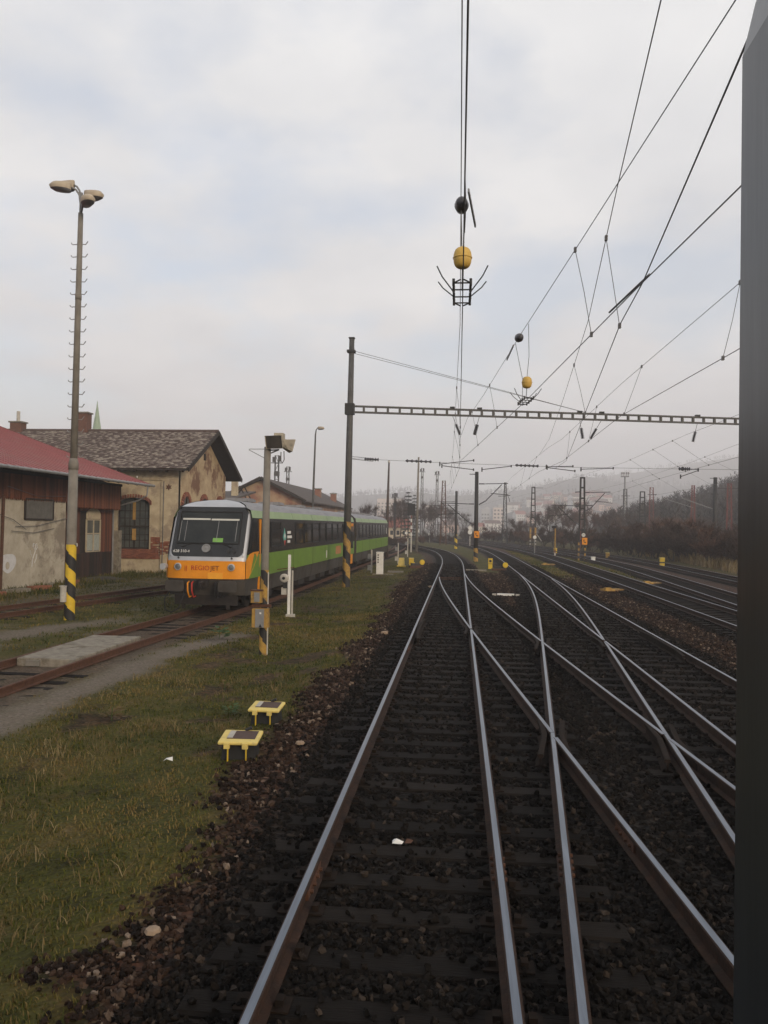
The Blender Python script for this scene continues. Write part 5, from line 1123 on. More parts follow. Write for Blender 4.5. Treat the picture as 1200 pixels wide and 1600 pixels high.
for k in range(31): mb.beam((-18.05, 8.2 + k * 1.22, 4.98), (-19.9, 8.2 + k * 1.22, 5.64), .10, .14)
tag(mb.build('rafter', m_darkwood, SH), kind='stuff')
MB().box((-19.57, 35.8, 3.4), (.06, 2.4, .92)).build('blind_window', m_sheetgrey, SH)
w = MB()
for a, b in (((34.55, 2.93), (37.05, 2.93)), ((34.55, 3.86), (37.05, 3.86)), ((34.55, 2.93), (34.55, 3.86)), ((37.05, 2.93), (37.05, 3.86))): w.beam((-19.55, *a), (-19.55, *b), .09, .07)
w.build('window_frame', m_darkwood, SH)
MB().tube([(-19.5, 32.62, -.3), (-19.5, 32.72, 3.95)], .07, 8).build('iron_pipe', m_rust, SH)
for pts in ([(32, 3.2), (33.5, 2.9), (34.6, 2.45)], [(33.7, 2.6), (35.5, 2.62), (37.3, 2.86), (38.3, 3.0)], [(33.4, 2.4), (35.2, 2.3), (37.1, 2.5)], [(33, 4.35), (35.5, 4.0), (38.2, 4.1)]): MB().tube([(-19.50, y, z) for y, z in pts], .014, 5).build('loose_cable', m_wire, SH)
# window in the boards with its arched head panel
wd = MB().prism([(41.5, 1.22), (43.15, 1.22), (43.15, 2.95), (41.5, 2.95)], yz(-20.03), -.02, .02).build('window', m_pane, SH)
f = MB()
for a, b, t in (((41.5, 1.22), (43.15, 1.22), .1), ((41.5, 2.95), (43.15, 2.95), .1), ((41.5, 1.22), (41.5, 2.95), .1), ((43.15, 1.22), (43.15, 2.95), .1), ((42.33, 1.22), (42.33, 2.95), .09), ((41.5, 2.2), (43.15, 2.2), .05)): f.beam((-20.0, *a), (-20.0, *b), t, .06)
f.build('window_frame', m_woodframe, wd); MB().prism([(41.6, 1.27), (42.25, 1.27), (42.25, 2.15), (41.6, 2.15)], yz(-20.0), -.005, .0).prism([(42.4, 1.27), (43.08, 1.27), (43.08, 2.15), (42.4, 2.15)], yz(-20.0), -.005, .0).build('curtain', m_curtain, wd)
MB().prism([(41.5, 3.0)] + [(42.33 + .85 * math.cos(R(a)), 3.22 + .38 * math.sin(R(a))) for a in range(180, -1, -20)] + [(43.18, 3.0)], yz(-20.02), 0, .03).build('arched_panel', m_oldplaster, SH)
d = MB().prism([(39.0, -.2), (40.2, -.2), (40.2, 2.9), (39.0, 2.9)], yz(-20.02), 0, .03).build('door', m_boards, SH); MB().prism([(39.25, 2.1), (40.05, 2.1), (40.05, 2.95), (39.25, 2.95)], yz(-20.0), 0, .03).build('notice_board', m_dark_steel, d)
MB().lathe((-19.95, 40.32, 1.62), [(.10, 0), (.10, .02), (.01, .03)], 12, axis=(1, 0, 0)).build('white_lamp', m_white, SH); MB().box((-20.0, 41.2, 4.25), (.06, .14, .5)).build('insulator_bracket', m_dark_steel, SH)
g = MB(); hp = [(33.35 + .62 * math.cos(a) * (1 + .0 * a), .95 + .42 * math.sin(a) + .12 * abs(math.cos(a))) for a in [6.2832 * k / 22 for k in range(22)]]
inn = [(33.30 + .16 * math.cos(a), .88 + .17 * math.sin(a)) for a in [6.2832 * k / 22 for k in range(22)]]
n = 22; g.add([(-19.594, *p) for p in hp] + [(-19.594, *p) for p in inn], [(k, (k+1) % n, (k+1) % n + n, k + n) for k in range(n)])
g.build('graffiti', m_graf, SH)
g = MB()
for pts in ([(35.3, .72), (35.35, 1.1), (35.55, 1.45), (35.6, 1.75)], [(35.35, 1.1), (35.15, 1.35), (35.1, 1.5)], [(35.5, .9), (35.65, 1.1), (35.7, 1.3)], [(35.45, 1.55), (35.62, 1.5), (35.72, 1.62), (35.66, 1.8), (35.5, 1.72), (35.4, 1.82), (35.36, 1.66), (35.47, 1.55)]):
    for a, b in zip(pts[:-1], pts[1:]): g.beam((-19.592, *a), (-19.592, *b), .055, .006)
g.build('graffiti', m_graf, SH)
tag(MB().box((-20.0, 45.5, 1.0), (.34, .34, 2.7)).build('concrete_stub_post', m_concrete), 'short square concrete post at the corner between the shed and the brick hall', 'post')
tag(MB().lathe((-18.6, 40.6, -.25), [(1.3, 0), (1.1, .12), (.5, .2), (.05, .22)], 12).build('soil_heap', m_palebed), 'low pale heap of rubble before the shed door', 'heap')
for k in range(9): tag(MB().box((-18.9 + random.uniform(-.3, .5), 24 + k * 1.7, -.12), (random.uniform(.2, .5), random.uniform(.5, 1.4), .16), rz=random.uniform(-.4, .4)).build('rubble_block', m_concrete if k % 2 else m_brick), 'broken masonry block, %s along the foot of the plaster wall from the near end' % 'first second third fourth fifth sixth seventh eighth ninth'.split()[k], 'rubble', 'broken blocks along the shed wall')

# old hall with tiled roof
H_ = thing('old_hall', 'old hall with lichened tile roof, ochre peeling plaster and a tall arched window', 'building')
def xz(y): return lambda u, v, t: (u, y - t, v)
X0, X1, Y0, Y1 = -42, -17.1, 47.4, 57.4
ac = [(-19.87 + 1.03 * math.cos(R(a)), 3.92 + .44 * math.sin(R(a))) for a in range(0, 181, 15)]
for poly in ([(X0, -.4), (-20.9, -.4), (-20.9, 6.2), (X0, 6.2)], [(-18.84, -.4), (X1, -.4), (X1, 6.2), (-18.84, 6.2)], [(-20.9, -.4), (-18.84, -.4), (-18.84, 1.2), (-20.9, 1.2)], [(-18.84, 6.2), (-20.9, 6.2)] + [(max(-20.9, min(-18.84, x)), z) for x, z in ac[::-1]]):
    MB().prism(poly, xz(Y0), -.45, 0).build('wall', m_oldplaster, H_)
MB().prism([(-18.1, -.4), (X1 + .06, -.4), (X1 + .06, 5.45), (-18.1, 5.45)], xz(Y0), 0, .10).build('pilaster', m_oldplaster, H_); MB().prism([(X0, 5.452), (X1 + .06, 5.452), (X1 + .06, 6.15), (X0, 6.15)], xz(Y0), 0, .10).build('frieze', m_oldplaster, H_)
MB().prism([(Y0, -.4), (Y1, -.4), (Y1, 6.25), (52.4, 8.85), (Y0, 6.25)], yz(X1), -.45, 0).build('gable_wall', m_gable, H_)
for poly in ([(48.9 + s, z) for s, z in ((0, 0),)],): pass
wn_ = MB().prism([(-20.88, 1.21), (-18.86, 1.21), (-18.86, 3.9)] + [(max(-20.88, min(-18.86, x)), z - .01) for x, z in ac] + [(-20.88, 3.9)], xz(Y0), -.30, -.26).build('window', m_pane, H_)
f = MB()
for a, b, t in (((-19.87, 1.2), (-19.87, 4.3), .10), ((-20.9, 2.6), (-18.84, 2.6), .14), ((-20.85, 1.2), (-20.85, 3.95), .1), ((-18.9, 1.2), (-18.9, 3.95), .1), ((-20.9, 1.26), (-18.84, 1.26), .1)): f.beam((a[0], Y0 + .24, a[1]), (b[0], Y0 + .24, b[1]), t, .1)
for x in (-20.5, -20.18, -19.55, -19.2): f.beam((x, Y0 + .25, 1.2), (x, Y0 + .25, 4.1), .025, .05)
for z in (1.75, 2.1, 3.1, 3.55): f.beam((-20.9, Y0 + .25, z), (-18.84, Y0 + .25, z), .025, .05)
f.build('window_frame', m_darkwood, wn_); MB().prism([(-20.0, 1.75), (-19.76, 1.75), (-19.76, 2.45), (-20.0, 2.45)], xz(Y0), -.2, -.17).prism([(-19.98, 3.0), (-19.80, 3.0), (-19.80, 4.1), (-19.98, 4.1)], xz(Y0), -.2, -.17).build('loose_board', mat('fresh_yellow_board', (.42, .26, .07), (.30, .17, .05), 4, .8), wn_)
def bricks(parent, x0, x1, z0, z1, y, L=.25, h=.075, jit=.01, frac=1.0):
    mb = MB(); r = 0; z = z0
    while z < z1:
        x = x0 - (L / 2 if r % 2 else 0)
        while x < x1:
            a = max(x + .006, x0); b = min(x + L - .006, x1)
            if b - a > .04 and random.random() < frac: mb.box(((a + b) / 2, y + random.uniform(-jit, jit) - .03, z + h / 2), (b - a, .1, h - .012))
            x += L
        z += h; r += 1
    return rnd_build(mb, 'brick', m_brick, parent, 8)
bricks(H_, -20.6, -18.4, .62, 1.2, Y0, jit=.015); bricks(H_, -18.72, -18.12, .62, 1.9, Y0 + .03, frac=.9, jit=.012); bricks(H_, -18.08, -17.15, .9, 1.7, Y0 - .085, frac=.7)
mb = MB()
for k in range(19):
    a = R(10 + k * 160 / 18); mb.box((-19.87 + 1.12 * math.cos(a), Y0 - .03, 3.95 + .52 * math.sin(a)), (.08, .1, .22), tilt=0)
rnd_build(mb, 'brick', m_brick, H_, 8)
st = MB(); pts = [((.21 if k % 2 == 0 else .11) * math.cos(R(30 * k + 90)), (.21 if k % 2 == 0 else .11) * math.sin(R(30 * k + 90))) for k in range(12)]
st.prism([(-17.62 + u, 5.02 + v) for u, v in pts], xz(Y0), .102, .13).build('anchor_star', m_rust, H_)
for yc in (48.9, 52.4, 55.9):
    poly = [(yc - .62, 2.2), (yc + .62, 2.2)] + [(yc + .62 * math.cos(R(a)), 3.9 + .6 * math.sin(R(a))) for a in range(0, 181, 20)]
    gw = MB().prism(poly, yz(X1), 0, .02).build('gable_window', m_pane, H_)
    mb = MB()
    for k in range(17):
        a = R(-6 + k * 192 / 16); c = (X1 + .05, yc + .76 * math.cos(a), 3.9 + .76 * math.sin(a)); d_ = Vector((0, math.cos(a), math.sin(a)))
        mb.beam(Vector(c) - d_ * .14, Vector(c) + d_ * .14, .10, .12)
    rnd_build(mb, 'brick', m_brick, gw, 8); MB().beam((X1 + .04, yc, 2.2), (X1 + .04, yc, 4.5), .06).beam((X1 + .04, yc - .6, 3.4), (X1 + .04, yc + .6, 3.4), .06).build('glazing_bar', m_darkwood, gw)
MB().box((X1 + .03, 52.4, 7.3), (.08, .3, .45)).build('vent', m_darkwood, H_)
EA, RG = (46.45, 6.1), (52.4, 9.0)
mb = MB()
for (ya, za), (yb, zb) in ((EA, RG), (RG, (58.35, 6.1))): mb.add([(X0, ya, za), (X1 + .95, ya, za), (X1 + .95, yb, zb), (X0, yb, zb), (X0, ya, za - .12), (X1 + .95, ya, za - .12), (X1 + .95, yb, zb - .12), (X0, yb, zb - .12)], [(0,1,2,3),(7,6,5,4),(0,4,5,1),(1,5,6,2),(2,6,7,3),(3,7,4,0)])
rf = mb.build('roof', m_darkwood, H_)
mb = MB(); sl = Vector((0, RG[0] - EA[0], RG[1] - EA[1])); SLn = sl.length; sl.normalize(); up = Vector((0, -sl.z, sl.y)); nr = 38
for r in range(nr):
    for c in range(126):
        xa = X0 + (c + (r % 2) * .5) * .206; b0 = Vector((xa, *EA)) + sl * (r * SLn / nr) + up * (.05 + random.uniform(0, .012)); ln = sl * (SLn / nr * 1.2) - up * (.028 + random.uniform(-.004, .01)); wv = Vector((.196, 0, random.uniform(-.006, .006)))
        if xa + .196 > X1 + .98: continue
        mb.add([b0, b0 + wv, b0 + wv + ln, b0 + ln, b0 - up * .03, b0 + wv - up * .03], [(0,1,2,3),(0,4,5,1)])
rnd_build(mb, 'tile', m_tile, rf, 6); MB().tube([(X0, RG[0], RG[1] + .04), (X1 + .95, RG[0], RG[1] + .04)], .11, 8).build('ridge_tile', m_tile, rf)
for ya, za in (EA, (58.35, 6.1)): MB().beam((X1 + .97, ya, za - .06), (X1 + .97, *(RG[0], RG[1] - .06)), .06, .26).build('verge_board', m_darkwood, rf)
mb = MB()
for k in range(26): mb.beam((X0 + .5 + k, EA[0] + .02, EA[1] - .16), (X0 + .5 + k, 47.4, EA[1] + .28), .12, .14)
tag(mb.build('rafter', m_darkwood, rf), kind='stuff')
for x, w_, h, lab in ((-30.3, .8, .35, 1), (-25.6, .78, 1.0, 0)):
    c = MB().box((x, 52.4, 9.0 + h / 2), (w_, .7, h + .4)).build('chimney', mat('chimney_brick', (.15, .075, .055), (.10, .055, .043), 7, .9, bump=.4), rf); MB().box((x, 52.4, 9.24 + h), (w_ + .16, .86, .09)).build('chimney_cap', m_conc_post, c)
    if lab: MB().tube([(x, 52.4, 9.2), (x, 52.4, 10.35)], .12, 10).build('flue', m_offwhite, c)
for x in (-20.6, -20.1, -19.6): MB().lathe((x, 47.2, 5.55), [(.03, 0), (.06, .05), (.04, .12), (.01, .14)], 8).build('porcelain_knob', m_white, H_)
MB().tube([(-17.9, 47.22, 5.4), (-17.92, 47.22, .2)], .02, 5).build('cable', m_wire, H_)
# brick barn behind the railcar
m_barn = bpy.data.materials.new('old_brickwork'); m_barn.use_nodes = True
def barn_mat():
    N = m_barn.node_tree.nodes; L = m_barn.node_tree.links.new; b = N['Principled BSDF']; b.inputs['Roughness'].default_value = .95
    t = N.new('ShaderNodeTexCoord'); mp = N.new('ShaderNodeMapping'); mp.inputs['Rotation'].default_value = (R(90), 0, 0); L(t.outputs['Object'], mp.inputs[0])
    br = N.new('ShaderNodeTexBrick'); br.inputs['Scale'].default_value = 3.6; br.inputs['Color1'].default_value = (.26, .10, .06, 1); br.inputs['Color2'].default_value = (.19, .075, .05, 1); br.inputs['Mortar'].default_value = (.22, .17, .13, 1)
    L(mp.outputs[0], br.inputs['Vector']); n = N.new('ShaderNodeTexNoise'); n.inputs['Scale'].default_value = .7; n.inputs['Detail'].default_value = 8; L(t.outputs['Object'], n.inputs['Vector'])
    r = N.new('ShaderNodeValToRGB'); r.color_ramp.elements[0].position = .48; r.color_ramp.elements[1].position = .62; L(n.outputs['Fac'], r.inputs[0])
    m = N.new('ShaderNodeMix'); m.data_type = 'RGBA'; m.inputs[7].default_value = (.36, .25, .16, 1); L(r.outputs[0], m.inputs[0]); L(br.outputs['Color'], m.inputs[6]); L(m.outputs[2], b.inputs['Base Color'])
barn_mat()
BN = thing('brick_barn', 'red brick gabled building behind the railcar roof', 'building')
bx0, bx1, bxm, by0, by1 = -25.2, -16.6, -20.9, 83.4, 120
MB().prism([(bx0, -.4), (bx1, -.4), (bx1, 5.5), (bxm, 7.55), (bx0, 5.5)], xz(by0), -.5, 0).build('gable_wall', m_barn, BN); MB().prism([(bx0 + .4, 5.0), (bx1 - .4, 5.0), (bx1 - .4, 5.2), (bx0 + .4, 5.2)], xz(by0), 0, .08).build('string_course', m_barn, BN)
MB().box((bx1 - .25, (by0 + by1) / 2, 2.5), (.5, by1 - by0 - 1, 5.9)).build('side_wall', m_barn, BN)
m_slate = mat('old_slate', (.060, .048, .044), (.095, .08, .07), 5, .9, bump=.5, stretch=(1, .3, 1))
mb = MB()
for (xa, za), (xb, zb) in (((bx1 + .6, 5.35), (bxm, 7.8)), ((bxm, 7.8), (bx0 - .6, 5.35))): mb.add([(xa, by0 - .6, za), (xa, by1, za), (xb, by1, zb), (xb, by0 - .6, zb), (xa, by0 - .6, za - .16), (xa, by1, za - .16), (xb, by1, zb - .16), (xb, by0 - .6, zb - .16)], [(0,1,2,3),(7,6,5,4),(0,4,5,1),(1,5,6,2),(2,6,7,3),(3,7,4,0)])
rf = mb.build('roof', m_slate, BN)
for s, xe in ((1, bx1 + .6), (-1, bx0 - .6)): MB().beam((bxm, by0 - .62, 7.72), (xe, by0 - .62, 5.27), .08, .3).build('verge_board', m_darkwood, rf)
for x, y, z in ((-18.5, 104, 7.3), (-17.7, 112, 7.0)): c = MB().box((x, y, z - .9), (.75, .75, 2.2)).build('chimney', m_barn, rf); MB().box((x, y, z + .24), (.95, .95, .12)).build('chimney_cap', m_conc_post, c)
OB = thing('outbuilding', 'low dark roofed outbuilding with a pale chimney between the hall and the brick gable', 'building')
MB().box((-21.6, 70, 2.3), (4.2, 7, 5.2)).build('wall', m_gable, OB); r_ = MB().add([(-24, 66, 4.9), (-19.1, 66, 4.9), (-19.1, 74, 5.9), (-24, 74, 5.9), (-24, 66, 4.75), (-19.1, 66, 4.75), (-19.1, 74, 5.75), (-24, 74, 5.75)], [(0,1,2,3),(7,6,5,4),(0,4,5,1),(1,5,6,2),(2,6,7,3),(3,7,4,0)]).build('roof', m_slate, OB)
MB().box((-19.85, 69.5, 5.9), (.5, .5, 1.9)).build('chimney', m_oldplaster, OB); mb = MB()
for x in (-19.3, -18.9): mb.beam((x, 72, 4.8), (x - .8, 72, 6.3), .1).beam((x - .8, 72, 6.3), (x - 1.8, 72, 5.0), .1)
mb.build('roof_truss', m_darkwood, OB)
CH = thing('church_spire', 'slim pale green church spire beyond the tiled roof', 'spire', (-72.3, 153.6, 0))
MB().box((0, 0, 9), (4.2, 4.2, 19)).build('tower', m_oldplaster, CH); MB().lathe((0, 0, 18.5), [(2.6, 0), (1.3, 1.4), (1.0, 2.0), (.85, 2.8), (.16, 7.2), (.03, 8.4)], 8).build('spire', mat('copper_green', (.27, .34, .24), (.22, .29, .21), 3, .7), CH)

# ------------------------------------------------------------------ hills, woods, town
def az_of(px): return math.atan((px - 600) / 1250) - R(5.35)
def crest(tab, Rr):
    azs = [az_of(p) for p, y in tab]; hs = [CAM_H + (822 + .0157 * (p - 717) - y) / 1250 * Rr * math.cos(az_of(p) + R(5.35)) for p, y in tab]
    return lambda a: np.interp(a, azs, hs)
hA = crest([(-2500,770),(0,772),(500,778),(560,772),(640,767),(700,772),(780,771),(830,764),(880,750),(925,743),(965,752),(1010,757),(1100,760),(1300,765),(3500,760)], 1500)
hB = crest([(-2500,782),(700,777),(800,769),(880,752),(960,742),(1040,730),(1100,720),(1150,714),(1300,706),(3500,700)], 2000)
hC = crest([(-2500,860),(850,848),(890,844),(930,834),(960,828),(1000,815),(1040,806),(1080,796),(1110,787),(1150,772),(1250,738),(1500,715),(3500,710)], 310)
hD = crest([(-2500,850),(700,836),(760,812),(800,793),(850,781),(900,775),(950,777),(1000,790),(1080,800),(3500,820)], 1050)
def terrain_h(x, y):
    a = np.arctan2(x, y); r = np.hypot(x, y)
    up = lambda h, r0, r1: np.where(r < r1, h * sm((r - r0) / (r1 - r0)), h * (1 - .4 * sm((r - r1) / (r1 * .5))))
    h = np.maximum.reduce([up(hA(a), 1050, 1500), up(hB(a), 1450, 2000), up(hC(a), 125, 310), up(hD(a), 560, 1050)])
    return h + (fbm(x * .012, y * .012, 41) - .5) * 12 * sm((r - 500) / 500) - .6
aa = np.linspace(R(-88), R(88), 360); rr = np.concatenate([np.linspace(120, 500, 40), np.linspace(520, 2250, 80)])
AA, RR = np.meshgrid(aa, rr); HX, HY = RR * np.sin(AA), RR * np.cos(AA); HZ = terrain_h(HX, HY); HZ[-1] = -2; HZ[0] = -1.0
k = np.arange(len(aa) * len(rr)).reshape(len(rr), len(aa)); q4 = np.stack([k[:-1, :-1], k[:-1, 1:], k[1:, 1:], k[1:, :-1]], -1).reshape(-1, 4)
m_hill = mat('wooded_hill', (.030, .026, .020), (.050, .044, .030), .012, .95, det=10, c3=(.060, .056, .034))
tag(flat_mesh('hills', np.stack([HX, HY, HZ], -1).reshape(-1, 3), q4[:, ::-1], m_hill, smooth=True), 'wooded hills around the valley fading into haze', 'hills', kind='structure')
def tone_mat(name, stops): return blade_mat(name, stops)
m_bark = mat('grey_brown_bark', (.042, .034, .027), (.065, .052, .040), 5, .9)
m_twig = tone_mat('winter_twigs', [(.1, (.030,.019,.015)), (.5, (.056,.036,.028)), (.9, (.095,.062,.045))])
m_twig_red = tone_mat('reddish_twigs', [(.1, (.060, .030, .022)), (.5, (.105, .055, .038)), (.9, (.15, .085, .055))])
m_wood = tone_mat('far_wood_twigs', [(.1, (.014,.013,.011)), (.5, (.026,.022,.018)), (.9, (.048,.037,.028))])
def slivers(P, D, w):
    """thin triangles from P to P + D"""
    n = len(P); r = RNG.normal(size=(n, 3)); s = np.cross(D, r); s /= np.linalg.norm(s, axis=1)[:, None] + 1e-9
    w = np.broadcast_to(np.asarray(w, float), (n,))[:, None]
    V = np.stack([P - s * w, P + s * w, P + D], 1).reshape(-1, 3); return V, np.arange(3 * n).reshape(-1, 3)
def wood(name, X, Y, hgt, label, K=34, m=None, w=.10):
    Z = terrain_h(X, Y); n = len(X); base = np.stack([X, Y, Z], -1)
    Pt = base; Dt = np.stack([RNG.normal(0, .4, n), RNG.normal(0, .4, n), hgt], -1)
    V, F = slivers(Pt, Dt, .09); t = np.repeat(RNG.uniform(.1, .5, n), 3)
    f = RNG.uniform(.22, .97, (n, K)); a = RNG.uniform(0, 6.283, (n, K)); l = hgt[:, None] * (.36 * (1.05 - f) + .07) * RNG.uniform(.7, 1.3, (n, K))
    P = (base[:, None] + Dt[:, None] * f[..., None]).reshape(-1, 3); D = np.stack([np.cos(a) * l * .75, np.sin(a) * l * .75, l * RNG.uniform(.5, 1.0, (n, K))], -1).reshape(-1, 3)
    V2, F2 = slivers(P, D, w); t2 = np.repeat(np.clip(np.repeat(RNG.uniform(.1, .9, n), K) + RNG.normal(0, .1, n * K), 0, 1), 3)
    return tag(flat_mesh(name, np.concatenate([V, V2]), np.concatenate([F, F2 + len(V)]), m or m_wood, attrs={'tone': np.concatenate([t, t2])}), label, 'wood', kind='stuff')
n = 5200; r = np.sqrt(RNG.uniform(130**2, 335**2, n)); a = RNG.uniform(az_of(900), R(52), n); k = hC(a) * sm((r - 125) / 185) > .8
wood('forest', r[k] * np.sin(a[k]), r[k] * np.cos(a[k]), RNG.uniform(4, 8, k.sum()), 'leafless wood covering the slope on the right', 36, None, .10)
n = 1500; r = np.sqrt(RNG.uniform(240**2, 900**2, n)); a = RNG.uniform(R(-30), az_of(1000), n)
wood('far_scrub', r * np.sin(a), r * np.cos(a), RNG.uniform(2.5, 6, n), 'brown scrub and bare trees across the valley floor', 24, m_twig, .11)
n = 7000; r = np.sqrt(RNG.uniform(900**2, 2000**2, n)); a = RNG.uniform(R(-34), R(30), n)
wood('ridge_wood', r * np.sin(a), r * np.cos(a), RNG.uniform(6, 13, n), 'hazy leafless woods on the far ridges', 7, m_wood, .9)
def tree_mesh(h, seed, spread=.5, dens=1.0, stems=1, twig=m_twig, base_w=.13):
    rng = np.random.default_rng(seed); tr = MB(); tips = []
    def grow(p, d, L, r, lvl):
        pts = [Vector(p)]; dd = Vector(d).normalized(); n = 4
        for k in range(n):
            dd = (dd + Vector(rng.normal(0, .10 + .05 * lvl, 3)) + Vector((0, 0, .05))).normalized(); pts.append(pts[-1] + dd * (L / n))
        tr.tube(pts, [r * (1 - .55 * k / n) for k in range(n + 1)], 5 if lvl < 1 else 3, 0, False)
        if lvl < 3:
            for k in range(3 if lvl == 0 else 3):
                i = int(rng.integers(2, n + 1)); a = rng.uniform(0, 6.28); s = Vector((math.cos(a), math.sin(a), 0)); nd = dd * .75 + s * (spread + .1 * lvl) + Vector((0, 0, .25))
                grow(pts[i], nd, L * rng.uniform(.5, .72), r * .45, lvl + 1)
        if lvl >= 2: tips.extend([(q, dd) for q in pts[1:]])
        if lvl == 1: tips.extend([(q, dd) for q in pts[3:]])
    for s_ in range(stems):
        a = rng.uniform(0, 6.28); o = .25 * (stems > 1)
        grow((o * math.cos(a), o * math.sin(a), -.3), (o * math.cos(a) * 1.3, o * math.sin(a) * 1.3, 1), h * .52 * rng.uniform(.8, 1.1), h * .020 + .02, 0)
    P = np.array([t[0] for t in tips]); Dv = np.array([t[1] for t in tips]); k = max(1, int(9 * dens)); P = np.repeat(P, k, 0); Dv = np.repeat(Dv, k, 0)
    D = (Dv * .5 + rng.normal(0, .55, P.shape) + [0, 0, .35]) * h * .11; V, F = slivers(P, D, .013 + .0014 * h)
    tm = bpy.data.meshes.new('trunk'); tm.from_pydata([tuple(v) for v in tr.v], [], tr.f); tm.materials.append(m_bark)
    c = flat_mesh('crown', V, F, twig, attrs={'tone': np.repeat(np.clip(rng.normal(.45, .2, len(P)), 0, 1), 3)}); cm = c.data; bpy.data.objects.remove(c)
    return tm, cm
def plant(name, meshes, label, cat, x, y, z, s, group, rz=None):
    o = thing(name, label, cat, (x, y, z), random.uniform(0, 6.28) if rz is None else rz, group); o.scale = (s * random.uniform(.92, 1.12), s * random.uniform(.92, 1.12), s)
    link('trunk', meshes[0], o); link('crown', meshes[1], o); return o
TREES = [tree_mesh(8, 11, .55), tree_mesh(8, 12, .45), tree_mesh(8, 13, .65), tree_mesh(8, 17, .5, twig=m_twig_red)]
BUSH = [tree_mesh(3, 21 + k, .8, 1.1, 5, m_twig_red if k == 2 else m_twig) for k in range(4)]
def at_px(px, d): t = az_of(px); rr_ = d / math.cos(t + R(5.35)); return rr_ * math.sin(t), rr_ * math.cos(t)
CLUMP = ORD = None
ORDW = 'first second third fourth fifth sixth seventh eighth ninth tenth eleventh twelfth thirteenth fourteenth fifteenth sixteenth'.split()
def nth(v, seq): return ORDW[sorted(seq).index(v)]
CLUMP = [604,616,625,633,650,661,672,681,690,703,723,732,575,566]; BELT = [806,818,846,858,870,880,892,904,922,936,948,962,980,1096]; REDS = [1012,1030,1045,1062]
for px, d, h in ((604, 185, 6.5), (616, 165, 7.5), (625, 150, 8.0), (633, 172, 8.5), (650, 180, 8.5), (661, 165, 8.0), (672, 185, 7.5), (681, 205, 9.0), (690, 225, 9.5), (703, 240, 8.5), (723, 260, 7.5), (732, 230, 5.5), (575, 130, 6.5), (566, 128, 6.0)):
    x, y = at_px(px, d); plant('bare_tree', random.choice(TREES[:3]), 'leafless brown tree, %s from the left in the clump beyond the green railcars' % nth(px, CLUMP), 'tree', x, y, -.4, h / 8, 'bare trees beyond the railcars')
for px, d, h in ((806, 170, 5.5), (818, 190, 6.5), (846, 150, 6.5), (858, 165, 7.5), (870, 150, 7.5), (880, 170, 8.5), (892, 155, 8), (904, 175, 9), (922, 160, 8), (936, 175, 8.5), (948, 150, 7), (962, 165, 7.5), (980, 140, 6.0), (1012, 125, 5.5), (1030, 135, 7.0), (1045, 130, 6.5), (1062, 138, 7), (1096, 140, 6)):
    x, y = at_px(px, d); red = 1000 < px < 1080; plant('bare_tree', TREES[3] if red else random.choice(TREES), ('reddish leafless tree behind the thicket, %s of four from the left' % nth(px, REDS)) if red else ('leafless brown tree, %s from the left in the belt behind the masts' % nth(px, BELT)), 'tree', x, y, -.5, h / 8, 'reddish trees behind the thicket' if red else 'bare trees behind the masts')
for k, (x, y, h) in enumerate([(21.5, 62, 2.6), (22.5, 66, 3.0), (20.8, 68, 2.8), (23.5, 71, 3.3), (21.0, 73.5, 3.0), (19.9, 77, 2.9), (22.6, 77, 3.4), (19.0, 81, 2.7), (21.5, 82, 3.3), (18.6, 86, 2.6), (21, 88, 3.3), (18.4, 91, 2.8), (20.5, 95, 3.2), (17.4, 97, 2.5), (16.6, 103, 2.6), (19.6, 103, 3.2), (15.6, 110, 2.5), (18.2, 111, 3.0), (14.8, 118, 2.6), (17.5, 120, 3.0), (13, 127, 2.6), (15.5, 130, 3.2), (12, 138, 2.8), (25, 80, 3.2), (24.5, 88, 3.4), (24, 98, 3.2), (30.5, 104, 2.2), (33.5, 108, 2.4), (32, 112, 2.6), (9.5, 148, 2.8), (6, 155, 2.6), (2, 160, 2.6), (12, 150, 3), (28, 110, 3.2), (23, 108, 3), (22, 116, 3.2)]):
    plant('thicket_shrub', BUSH[k % 4], 'dense leafless brown shrub in the thicket along the outer track', 'shrub', x, y, -.4, h / 3 * 1.22, 'leafless shrubs of the thicket')
for k, (px, d, h) in enumerate([(670, 150, 2.2), (690, 155, 2.0), (660, 140, 1.8), (705, 150, 1.8), (725, 165, 2.2), (745, 160, 2.2), (760, 170, 2.4), (780, 160, 2.3), (800, 150, 2.2), (815, 140, 2.4), (630, 130, 1.8), (612, 125, 1.8)]):
    x, y = at_px(px, d); plant('verge_shrub', BUSH[k % 4], 'low leafless shrub on the bank where the main tracks curve away', 'shrub', x, y, -.5, h / 3, 'low shrubs by the far curve')
